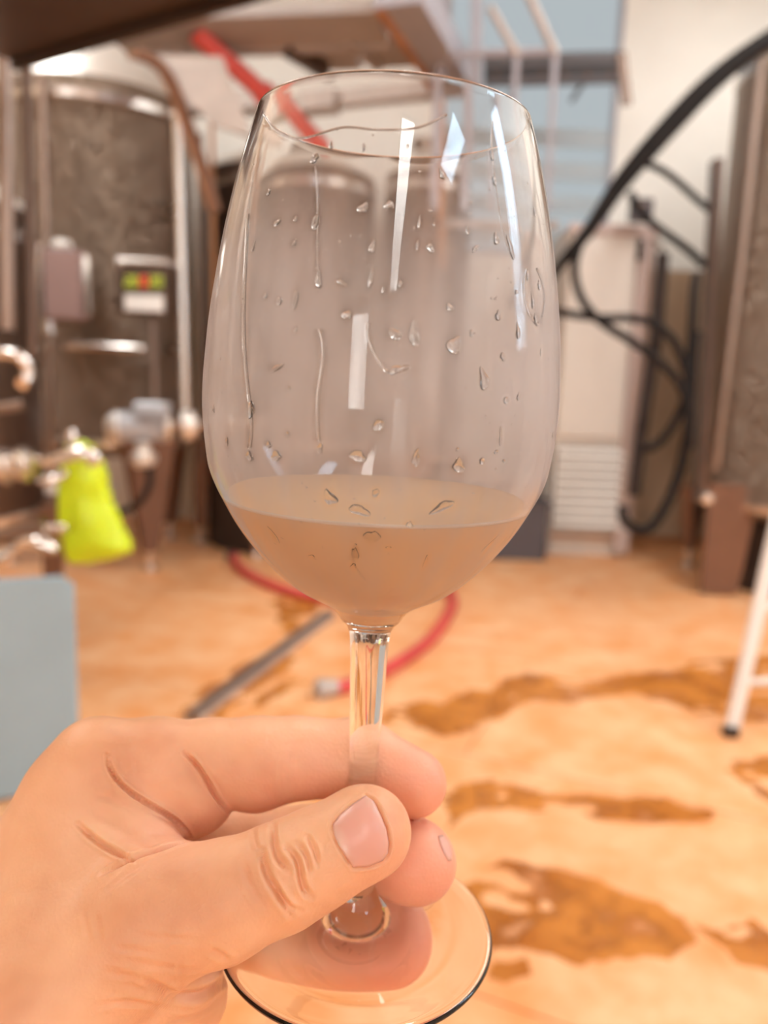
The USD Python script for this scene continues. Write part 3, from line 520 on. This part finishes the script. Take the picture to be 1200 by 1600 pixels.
def on_bowl(px, py, off=0.0):
    """where a ray of the camera meets the near side of the bowl: point, outward normal, azimuth, s"""
    dv = ray(px, py); dv = dv/np.linalg.norm(dv); o = GROT.T@(CAM-G0); dl = GROT.T@dv
    tt = np.linspace(.10, .24, 1400); q = o+tt[:, None]*dl; s = q[:, 2]
    ok = (s > S_B+.001) & (s < S_RIM); g = np.hypot(q[:, 0], q[:, 1])-r_out(np.clip(s, S_B, S_RIM))
    k = np.nonzero(ok & (g < 0))[0]
    if not len(k): return None
    q = q[k[0]]; th = math.atan2(q[1], q[0]); s = q[2]; dr = float(r_out(s, 1)); n = np.array([math.cos(th), math.sin(th), -dr]); n /= np.linalg.norm(n)
    q = np.array([math.cos(th)*float(r_out(s)), math.sin(th)*float(r_out(s)), s])+n*off
    return q, n, th, s
def drop_mesh(px, py, w, h, ang, seed):
    hit = on_bowl(px, py)
    if hit is None: return None
    q, n, th, s = hit; zax = np.array([0, 0, 1.]); v = zax-n*(zax@n); v /= np.linalg.norm(v); u = np.cross(v, n)
    k = 1/(FPX/((GROT@q+G0-CAM)@FW)); w, h = w*k/2, h*k/2; ca, sa = math.cos(math.radians(ang)), math.sin(math.radians(ang))
    r0 = np.random.default_rng(seed); ph = np.linspace(0, 2*np.pi, 24, endpoint=False)
    wob = 1+.16*np.sin(2*ph+r0.uniform(0, 6))+.12*np.sin(3*ph+r0.uniform(0, 6))+.05*np.sin(5*ph+r0.uniform(0, 6))
    V = []; rings = (0.001, .3, .55, .75, .9, 1.0); hh = .55*min(w, h)+.0001
    for ro in rings:
        x = np.cos(ph)*w*ro*wob; y = np.sin(ph)*h*ro*wob
        x = x*(1-.28*y/h)                                           # heavier below
        z = hh*max(0, 1-ro*ro)**.42*(1-.35*y/h)-.00012
        V.append(q+np.outer(x*ca-y*sa, u)+np.outer(x*sa+y*ca, v)+np.outer(z, n))
    V = np.vstack(V); N = 24; F = []
    for i in range(len(rings)-1):
        for j in range(N):
            a_, b_ = i*N+j, i*N+(j+1) % N; F += [[a_, b_+N, b_], [a_, a_+N, b_+N]]
    V = np.vstack([V, q+n*hh*.86, q-n*.0003]); top, bot = len(V)-2, len(V)-1; e = (len(rings)-1)*N
    for j in range(N): F += [[top, j, (j+1) % N], [bot, e+(j+1) % N, e+j]]
    m = trimesh.Trimesh(V, F, process=False)
    if m.volume < 0: m.invert()
    m.apply_translation([0, 0, -S_BASE]); return m
DROPS = [(690,272,8,15,20),(568,325,16,17,-30),(608,320,14,14,0),(433,348,14,10,30),(462,342,8,8,0),(493,347,13,22,-15),(492,247,14,17,0),(517,227,6,13,0),(582,385,10,19,-10),
 (672,387,12,14,0),(580,433,8,32,-4),(535,442,18,8,-30),(498,437,10,30,14),(462,467,10,32,6),(437,470,12,12,0),(415,462,8,8,0),(542,492,16,15,0),(625,443,8,10,0),(598,452,5,10,0),
 (778,493,12,16,0),(730,358,6,14,0),(775,373,12,18,0),(797,385,11,34,20),(772,282,10,13,0),(768,240,8,20,0),(655,347,5,18,-4),(652,383,4,16,0),(743,388,16,8,35),(460,380,8,8,0),(568,230,5,16,0),
 (617,522,20,19,0),(647,520,17,38,0),(710,539,22,32,-10),(756,592,18,34,25),(809,517,10,24,10),(622,577,36,13,22),(592,664,16,22,-25),(432,712,22,16,0),(559,712,26,18,0),(650,715,11,30,-8),
 (716,727,22,22,0),(753,720,12,10,0),(775,706,9,7,0),(787,720,6,6,0),(782,680,7,28,6),(450,678,7,7,0),(420,695,12,10,0),(863,680,6,8,0),(334,639,6,12,0),(392,640,15,30,0),(355,690,8,14,0),
 (515,777,20,26,10),(562,797,30,20,-25),(692,791,42,15,25),(640,820,12,12,0),(582,837,24,20,0),(587,770,10,16,0),(555,865,10,30,5),(552,885,9,14,0),(462,515,6,8,0),(432,575,28,9,35),(452,606,5,5,0),
 (807,456,8,8,0),(715,702,6,6,0),(665,877,5,30,6),(765,850,5,40,-35),(427,835,9,28,20),(487,869,10,6,0),(607,856,8,6,0),(785,557,10,14,0),(790,625,12,10,0),(810,620,7,14,0),(845,550,4,14,0),
 (832,470,8,26,10),(842,445,9,16,0),(836,500,10,18,0),(824,430,7,14,0),(702,480,12,12,0),(737,520,9,10,0),(500,700,11,16,0),(390,712,16,16,0),(396,385,8,16,-15),(420,300,7,12,0),(835,330,6,14,0)]
for i, (px, py, w, h, an) in enumerate(DROPS):
    m = drop_mesh(px, py, w, h, an, 100+i)
    if m is not None: obj('droplet', m, M['water'], glass, smooth=True, local=True)
small = []
for i in range(150):
    m = drop_mesh(rng.uniform(325, 868), rng.uniform(200, 900), *(2.5+4*rng.random(2)**2), 0, 900+i)
    if m is not None: small.append(m)
obj('fine_droplets', cat_(*small), M['water'], glass, kind='stuff', smooth=True, local=True)
# runs of water down the near wall, and the wavy edge of the film of wine under the rim
def run(pts, r):
    q = [on_bowl(*p) for p in pts]; q = np.array([h_[0] for h_ in q if h_ is not None])
    m = tube(q, r, 8, spline=max(12, 6*len(q))); m.apply_translation([0, 0, -S_BASE]); return m
RUNS = [([(575, 505), (577, 535), (590, 562), (604, 580), (618, 582)], .00028), ([(388, 335), (384, 420), (382, 520), (386, 590), (392, 640), (390, 700)], .00042),
        ([(500, 515), (505, 560), (498, 610), (496, 650), (499, 690)], .00038), ([(493, 260), (496, 340), (497, 420), (499, 450)], .00016), ([(822, 420), (818, 450), (826, 490), (842, 508)], .0003), ([(838, 420), (848, 450), (846, 495)], .0003),
        ([(770, 190), (768, 240), (775, 300), (788, 370), (800, 400)], .0002), ([(556, 850), (552, 870), (558, 890), (570, 905)], .00022)]
for pts, r in RUNS: obj('water_run', run(pts, r), M['water'], glass, smooth=True, local=True)
obj('film_edge', run([(412, 178), (430, 203), (475, 216), (510, 206), (540, 199), (575, 202), (600, 203), (650, 200), (680, 189), (697, 180)], .00022), M['water'], glass, smooth=True, local=True)

# the mist on the outside: a fine shell whose density is measured per point, clear along the runs
ns, nt = 240, 420
sg = np.linspace(S_B+.004, S_RIM-.002, ns); tg = np.linspace(-np.pi, np.pi, nt, endpoint=False)
ro = r_out(sg); sh = lathe(np.stack([ro+.00013*np.sqrt(1+r_out(sg, 1)**2), sg-S_BASE], 1), nt)
S_, T_ = np.meshgrid(sg, np.linspace(0, 2*np.pi, nt, endpoint=False), indexing='ij')
base = np.interp(S_, [-.06, -.045, -.034, -.027, -.015, 0, .012, .022, .032, .042, .056], FOGV)
pp = np.stack([np.cos(T_)*ro[:, None], np.sin(T_)*ro[:, None], S_], -1)
nz1 = meshkit.fbm(pp*[90, 90, 60], 4, 3); nz2 = meshkit.fbm(np.stack([np.cos(T_), np.sin(T_), S_*8], -1)*[9, 9, 3], 3, 5)
fog = base*(.4+1.2*nz1)*(.35+1.3*nz2)
for pts, r in RUNS[:5]:
    hits = [on_bowl(*p) for p in pts]
    hh = [h_ for h_ in hits if h_ is not None]; o_ = np.argsort([h_[3] for h_ in hh]); sx = np.array([hh[k][3] for k in o_]); tx_ = np.array([hh[k][2] for k in o_])
    dt = (T_-np.interp(S_, sx, tx_)+np.pi) % (2*np.pi)-np.pi; inside = (S_ > sx[0]) & (S_ < sx[-1])
    fog = np.where(inside, fog*(1-.9*np.exp(-(dt*.04/(.0011 if r > .00035 else .0007))**4)), fog)
for px, py, w, h, an in DROPS:
    h_ = on_bowl(px, py)
    if h_ is None: continue
    k_ = .00013*.55; dt = (T_-h_[2]+np.pi) % (2*np.pi)-np.pi; dd = (dt*float(r_out(h_[3]))/(w*k_+.0004))**2+((S_-h_[3])/(h*k_+.0004))**2
    fog *= 1-.85*np.exp(-dd*1.2)
p_ = obj('condensation', sh, M['fog'], glass, 'soft grey mist of condensation', smooth=True, local=True)
primvar(p_, 'fog', np.clip(fog, 0, .9).ravel())

# ------------------------------------------------------------------ the wine
S_W = -.0292
wi = inner[inner[:, 1] < S_W]; dW = np.gradient(wi, axis=0); dW /= np.linalg.norm(dW, axis=1)[:, None]
wi = wi + np.stack([dW[:, 1], -dW[:, 0]], 1)*.0001
ri = float(np.interp(S_W, inner[:, 1], inner[:, 0]))+.0001
wprof = np.vstack([[[0, zin0-.0001], [.0018, zin0+.0001]], wi, [[ri, S_W], [ri-.0002, S_W+.0006], [ri-.0009, S_W+.00015], [ri-.0022, S_W], [ri*.5, S_W], [0, S_W]]])
wine = thing('wine', 'pale peach rosé wine pooled in the bottom of the glass', 'wine', G0+AX*zin0, rot=GROT)
wq = wprof.copy(); wq[:, 1] -= zin0
obj('liquid', lathe(wq[:-5], 160), M['wine'], wine, smooth=30, local=True); obj('surface', lathe(wq[-6:], 160), M['wine'], wine, smooth=True, local=True)
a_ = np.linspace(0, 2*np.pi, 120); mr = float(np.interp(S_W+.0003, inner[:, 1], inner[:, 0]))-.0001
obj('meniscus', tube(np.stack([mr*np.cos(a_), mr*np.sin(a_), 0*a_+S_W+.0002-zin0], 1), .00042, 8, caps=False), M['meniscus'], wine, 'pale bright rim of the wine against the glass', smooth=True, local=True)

# ------------------------------------------------------------------ the hand (one continuous skin from a blended distance field)
def ND(px, py, mm): return P(px, py, mm/1000)
def rcone(X, a, b, r1, r2):
    ba = b-a; l2 = ba@ba; rr = r1-r2; a2 = l2-rr*rr; il2 = 1/l2; pa = X-a; y = pa@ba; z = y-l2
    x2 = ((pa*l2-y[:, None]*ba)**2).sum(1); y2 = y*y*l2; z2 = z*z*l2; k = np.sign(rr)*rr*rr*x2
    o = (np.sqrt(x2*a2*il2)+y*rr)*il2-r1
    c1 = np.sign(z)*a2*z2 > k; c2 = np.sign(y)*a2*y2 < k
    o = np.where(c2, np.sqrt(x2+y2)*il2-r1, o); return np.where(c1, np.sqrt(x2+z2)*il2-r2, o)
def smin(a, b, k): h = np.clip(.5+.5*(b-a)/k, 0, 1); return b*(1-h)+a*h-k*h*(1-h)
def chain(X, nodes, k=.003):
    o = None
    for (p, r), (q, s) in zip(nodes[:-1], nodes[1:]):
        v = rcone(X, p, q, r, s); o = v if o is None else smin(o, v, k)
    return o
def N(*t): return [(ND(px, py, mm), r/1000) for px, py, mm, r in t]
HAND = dict(
 palm=[N((150, 1192, 206, 11.3), (-60, 1520, 200, 15.0)), N((128, 1290, 224, 12), (-90, 1560, 214, 16)), N((110, 1400, 236, 12), (-120, 1600, 224, 16)), N((100, 1490, 246, 11), (-140, 1650, 232, 16)),
       N((235, 1436, 186, 15), (70, 1560, 184, 20), (-80, 1660, 192, 25)),                       # thumb metacarpal
       N((140, 1255, 203, 9), (205, 1370, 194, 10)), N((110, 1240, 203, 10), (90, 1420, 191, 14)), N((158, 1238, 203.5, 7), (232, 1338, 198, 8)),   # web
       N((275, 1520, 197, 11), (120, 1590, 197, 18)), N((293, 1560, 206, 10), (120, 1650, 210, 18)),     # thenar folds
       N((-80, 1640, 208, 27), (-260, 1830, 211, 27))],   # wrist and forearm
 fingers=[N((150, 1192, 206, 11.3), (240, 1190, 212, 11.3), (330, 1190, 216, 11.2), (400, 1193, 217.5, 12.3), (460, 1184, 219, 10.8), (560, 1186, 220, 10.9), (646, 1224, 216, 9.2)),
          N((160, 1205, 207, 10.5), (245, 1214, 211, 12.8), (300, 1236, 213.5, 12.2)),
          N((128, 1290, 226, 12), (300, 1300, 240, 11), (400, 1312, 245, 10.5), (490, 1316, 237, 10.5), (590, 1325, 223.5, 10.5), (640, 1343, 216, 10.8), (652, 1348, 212.5, 10.6)),
          N((110, 1400, 236, 12), (330, 1440, 241, 10.5), (440, 1462, 236, 10), (612, 1471, RING, 9.4)),
          N((100, 1490, 246, 11), (220, 1540, 246, 9.5), (285, 1552, 232, 8.5))],
 thumb=N((235, 1434, 186, 15), (345, 1408, 187, 13.1), (441, 1369, 190, 11.9), (500, 1338, 192.3, 11.1), (566, 1302, 194.3, 10.6), (574, 1300, 194.6, 10.4)))
def sdf(X):
    palm = None
    for c_ in HAND['palm']:
        v = chain(X, c_, .006); palm = v if palm is None else smin(palm, v, .007)
    tot = smin(palm, chain(X, HAND['thumb'], .004), .006)
    for c_ in HAND['fingers']:
        tot = smin(tot, np.minimum(tot+1, smin(palm, chain(X, c_, .003), .003)), .0006)
    return tot
def surface_nets(fn, lo, hi, h):
    n = np.ceil((hi-lo)/h).astype(int)+1; c = 4
    nc = -(-n//c)+1; g = np.stack(np.meshgrid(*[np.arange(k)*h*c for k in nc], indexing='ij'), -1)+lo
    Vc = fn(g.reshape(-1, 3)).reshape(nc)
    from scipy.ndimage import zoom, map_coordinates
    idx = np.stack(np.meshgrid(*[np.arange(k) for k in n], indexing='ij'), -1)
    V = map_coordinates(Vc, (idx/c).reshape(-1, 3).T, order=1, mode='nearest').reshape(n)
    near = np.abs(V) < h*c*1.6; X = idx[near]*h+lo; V[near] = np.concatenate([fn(x) for x in np.array_split(X, max(1, len(X)//400000))])
    ins = V < 0; cells = np.zeros(n-1, int); acc = np.zeros((*(n-1), 3)); cnt = np.zeros(n-1)
    for ax in range(3):
        sl0 = [slice(None)]*3; sl1 = [slice(None)]*3; sl0[ax] = slice(0, -1); sl1[ax] = slice(1, None)
        A, B = V[tuple(sl0)], V[tuple(sl1)]; x = np.argwhere((A < 0) != (B < 0)); a_, b_ = A[tuple(x.T)], B[tuple(x.T)]
        p = x.astype(float); p[:, ax] += a_/(a_-b_); o1, o2 = [k for k in range(3) if k != ax]
        for i in (0, -1):
            for j in (0, -1):
                y = x.copy(); y[:, o1] += i; y[:, o2] += j; ok = ((y >= 0) & (y < n-1)).all(1); y, q = y[ok], p[ok]
                for k in range(3): np.add.at(acc[..., k], tuple(y.T), q[:, k])
                np.add.at(cnt, tuple(y.T), 1)
    act = cnt > 0; vid = -np.ones(n-1, int); vid[act] = np.arange(act.sum()); verts = acc[act]/cnt[act][:, None]*h+lo; F = []
    for ax in range(3):
        sl0 = [slice(None)]*3; sl1 = [slice(None)]*3; sl0[ax] = slice(0, -1); sl1[ax] = slice(1, None)
        A, B = ins[tuple(sl0)], ins[tuple(sl1)]; x = np.argwhere(A != B); o1, o2 = (ax+1) % 3, (ax+2) % 3
        x = x[((x[:, [o1, o2]] > 0) & (x[:, [o1, o2]] < (n-1)[[o1, o2]])).all(1)]; fl = A[tuple(x.T)]
        def g_(i, j): y = x.copy(); y[:, o1] -= i; y[:, o2] -= j; return vid[tuple(y.T)]
        q = np.stack([g_(1, 1), g_(0, 1), g_(0, 0), g_(1, 0)], 1); q[~fl] = q[~fl][:, ::-1]; F += [q[:, [0, 1, 2]], q[:, [0, 2, 3]]]
    return trimesh.Trimesh(verts, np.vstack(F), process=False)
allp = np.array([p for c_ in HAND['palm'][:-1]+HAND['fingers']+[HAND['thumb']] for p, r in c_]+[HAND['palm'][-1][1][0]])
hm = surface_nets(sdf, allp.min(0)-.03, allp.max(0)+[.02, .03, .03], .0007)
# the far forearm, beyond the fine grid, is added by a second, coarser pass over the whole and cut in at the wrist
FA = N((-200, 1765, 210, 27.2), (-420, 1990, 214, 29), (-1000, 2700, 235, 38), (-1500, 3300, 250, 43))
hm = max(hm.split(only_watertight=False), key=lambda m: len(m.faces)) if False else hm
from scipy.sparse import coo_matrix
def taubin(m, it):
    e = m.edges_unique; n = len(m.vertices); A = coo_matrix((np.ones(2*len(e)), (np.r_[e[:, 0], e[:, 1]], np.r_[e[:, 1], e[:, 0]])), (n, n)).tocsr(); dg = np.maximum(np.asarray(A.sum(1)).ravel(), 1)[:, None]; v = np.array(m.vertices)
    for k in range(2*it): v = v+(.5 if k % 2 == 0 else -.53)*(A@v/dg-v)
    m.vertices = v
taubin(hm, 5)
def hit(px, py):
    dv = ray(px, py); dv = dv/np.linalg.norm(dv); t_ = .12
    for _ in range(80):
        s_ = float(sdf((CAM+dv*t_)[None])[0]); t_ += s_*.8
        if abs(s_) < 2e-5: break
        if t_ > .32: return None
    return CAM+dv*t_
from scipy.spatial import cKDTree
LINES = []
def line3(pts, n=40):
    pts = np.array(pts, float); t_ = np.concatenate([[0], np.cumsum(np.linalg.norm(np.diff(pts, axis=0), axis=1))])
    q = CubicSpline(t_, pts)(np.linspace(0, t_[-1], n)) if len(pts) > 2 else np.linspace(pts[0], pts[1], n)
    L3 = [(hit(*p), k/(n-1)) for k, p in enumerate(q)]; L3 = [(a_, b_) for a_, b_ in L3 if a_ is not None]
    return np.array([a_ for a_, _ in L3]), np.array([min(1, 4*min(b_, 1-b_)+.25) for _, b_ in L3])
def crease(A_, fade, width, depth, tree, vn_all):
    """a fold of the skin: a groove of this half width and depth (mm) along a line, with a soft swell at its sides"""
    w = width/1000; lt = cKDTree(A_); cand = np.unique(np.concatenate([np.array(x_, int) for x_ in tree.query_ball_point(A_, 3.2*w)]))
    dd, k = lt.query(V0[cand]); vn = vn_all[cand]; front = (vn*(CAM-V0[cand])).sum(1) > -.02
    DISP[cand] += vn*(fade[k]*(-np.exp(-(dd/w)**2)+.28*np.exp(-((dd-1.9*w)/(.8*w))**2))*depth/1000*front)[:, None]
CREASES = [([(168, 1180), (178, 1212), (228, 1254), (298, 1312)], .6, 1.25), ([(160, 1200), (172, 1220), (220, 1262), (285, 1318)], 2.4, -.55), ([(190, 1190), (200, 1212), (240, 1245), (300, 1294)], 2.6, .4),
 ([(288, 1176), (306, 1194), (338, 1244), (358, 1270)], .5, 1.3), ([(292, 1184), (312, 1206), (338, 1250)], 1.7, .6), ([(122, 1288), (160, 1320), (212, 1347)], .6, 1.1), ([(128, 1282), (165, 1310), (215, 1338)], 2.0, -.4), ([(135, 1262), (185, 1296), (245, 1328)], 1.6, .6), ([(160, 1364), (230, 1333), (302, 1314)], .8, 1.1),
 ([(150, 1240), (195, 1258), (215, 1270)], 1.0, .35), ([(453, 1172), (450, 1205), (452, 1238)], 1.3, .35), ([(440, 1180), (441, 1236)], .8, .2),
 # the wrinkles over the thumb's joint
 ([(426, 1284), (428, 1318), (440, 1348), (452, 1358)], 0.81, 1.05), ([(448, 1326), (466, 1350), (474, 1386), (486, 1402)], 0.75, 1.12), ([(409, 1330), (420, 1372), (444, 1412), (456, 1432)], 0.81, 1.12), ([(478, 1304), (490, 1326), (496, 1352)], 0.62, 0.60),
 ([(396, 1294), (398, 1316), (404, 1330)], 0.75, 0.45), ([(462, 1318), (478, 1338), (484, 1366)], 0.62, 0.60), ([(432, 1380), (446, 1410), (470, 1424)], 0.62, 0.52), ([(380, 1340), (392, 1384), (412, 1416)], 0.88, 0.38),
 # the folds of the thumb's ball by the wrist
 ([(232, 1535), (272, 1555), (318, 1553), (350, 1528), (356, 1512)], 1.2, 1.5), ([(190, 1532), (250, 1560), (290, 1576)], 1.0, .5), ([(265, 1596), (310, 1586), (345, 1556)], 1.1, .7), ([(330, 1485), (350, 1497), (358, 1503)], .9, .7),
 ([(170, 1520), (230, 1535), (255, 1548)], .8, .35), ([(150, 1572), (220, 1568), (270, 1580)], .8, .35), ([(200, 1500), (260, 1512), (320, 1518)], .8, .2), ([(180, 1480), (240, 1490)], .7, .15), ([(205, 1460), (260, 1466), (310, 1470)], .7, .15),
 ([(150, 1430), (158, 1470)], .7, .2), ([(130, 1425), (138, 1465)], .7, .18), ([(165, 1395), (190, 1372), (225, 1350)], .9, .35), ([(280, 1500), (285, 1530)], .7, .15)]
# the bed of the thumb's nail
NAIL = np.array([(520, 1288), (532, 1272), (550, 1257), (571, 1243), (584, 1252), (594, 1272), (603, 1294), (607, 1316), (606, 1333), (598, 1345), (576, 1354), (552, 1355), (542, 1341), (530, 1322), (522, 1304)], float)
CREASES += [(NAIL[3:9], .55, 1.0), (NAIL[7:12], .5, .8), (NAIL[11:15], .5, .45), (np.vstack([NAIL[14:], NAIL[:4]]), .5, .5)]
LINES = [(*line3(p), w_, d_) for p, w_, d_ in CREASES]
for it_ in (0, 1):                                                    # finer triangles where the folds run
    pts_ = np.vstack([l[0] for l in LINES]) if it_ == 0 else np.vstack([l[0] for l in LINES if l[2] < .9])
    dc, _ = cKDTree(pts_).query(hm.triangles_center); v_, f_ = trimesh.remesh.subdivide(hm.vertices, hm.faces, face_index=np.nonzero(dc < (.0035 if it_ == 0 else .0016))[0]); hm = trimesh.Trimesh(v_, f_, process=False)
V0 = np.array(hm.vertices); DISP = np.zeros_like(V0); tr_ = cKDTree(V0); VN = np.array(hm.vertex_normals)
for l in LINES: crease(*l, tr_, VN)
hm.vertices = V0+DISP
flush = np.zeros(len(hm.vertices))
for tip, rad, a_ in ((ND(655, 1225, 216), .017, .75), (ND(655, 1348, 213), .018, .85), (ND(615, 1471, RING), .02, .7), (ND(500, 1210, 215), .016, .45), (ND(420, 1240, 212), .014, .4), (ND(330, 1260, 208), .012, .35), (ND(255, 1235, 206), .014, .3), (ND(270, 1316, 196), .012, .4), (ND(600, 1340, 188), .010, .25)):
    flush = np.maximum(flush, a_*np.exp(-(np.linalg.norm(hm.vertices-tip, axis=1)/rad)**2))
hand = thing('hand', 'bare left hand pinching the stem of the wine glass between thumb and fingers', 'hand', ND(-80, 1640, 208))
fa = tube([p for p, r in FA], [r for p, r in FA], 40, spline=40); nv = len(hm.vertices); hm = cat_(hm, fa); flush = np.concatenate([flush, np.zeros(len(fa.vertices))])
hp = obj('skin', hm, M['skin'], hand, smooth=True); primvar(hp, 'flush', flush)
def nail(poly, grow, name, label=None, n=26, lift=.00035):
    c_ = poly.mean(0); rings = np.linspace(0, 1, n//2); V = []; m_ = len(poly)*4
    tt_ = np.linspace(0, len(poly), m_, endpoint=False); pl = np.vstack([poly, poly[:1]]); out = np.stack([np.interp(tt_, np.arange(len(poly)+1), pl[:, k]) for k in (0, 1)], 1)
    pts = [c_]+[c_+(out[j]-c_)*r_ for r_ in rings[1:] for j in range(m_)]
    H = np.array([hit(*p) for p in pts]); eps = 2e-4
    nn = np.stack([sdf(H+np.eye(3)[k]*eps)-sdf(H-np.eye(3)[k]*eps) for k in range(3)], 1); nn /= np.linalg.norm(nn, axis=1)[:, None]
    rad = np.concatenate([[0]]+[[r_]*m_ for r_ in rings[1:]]); top = H+nn*(lift*np.clip((1-rad**6)*1.0+.25, 0, 1.1))[:, None]
    F = [[0, 1+j, 1+(j+1) % m_] for j in range(m_)]
    for i in range(len(rings)-2):
        for j in range(m_): a_, b_ = 1+i*m_+j, 1+i*m_+(j+1) % m_; F += [[a_, a_+m_, b_+m_], [a_, b_+m_, b_]]
    e = 1+(len(rings)-2)*m_; V = np.vstack([top, H[e:]-nn[e:]*.0006]); k = len(top)
    for j in range(m_): a_, b_ = e+j, e+(j+1) % m_; F += [[a_, k+j, k+(j+1) % m_], [a_, k+(j+1) % m_, b_]]
    m = trimesh.Trimesh(V, F, process=False)
    if ((m.face_normals*(CAM-m.triangles_center)).sum(1)).mean() < 0: m.invert()
    return obj(name, m, M['nail'], hand, label, smooth=True), np.array(pts+[pts[i] for i in range(e, len(pts))]), m
np_, npx, nm_ = nail(NAIL, 0, 'nail', 'thumb nail')
primvar(np_, 'lunula', np.clip(1.1-np.hypot((npx[:, 0]-520)/26, (npx[:, 1]-1330)/40), 0, 1)*.8)
n2, _, _ = nail(np.array([(684, 1306), (692, 1304), (701, 1316), (706, 1332), (706, 1345), (700, 1346), (693, 1334), (687, 1320)], float), 0, 'nail', 'middle finger nail seen edge on', n=10)
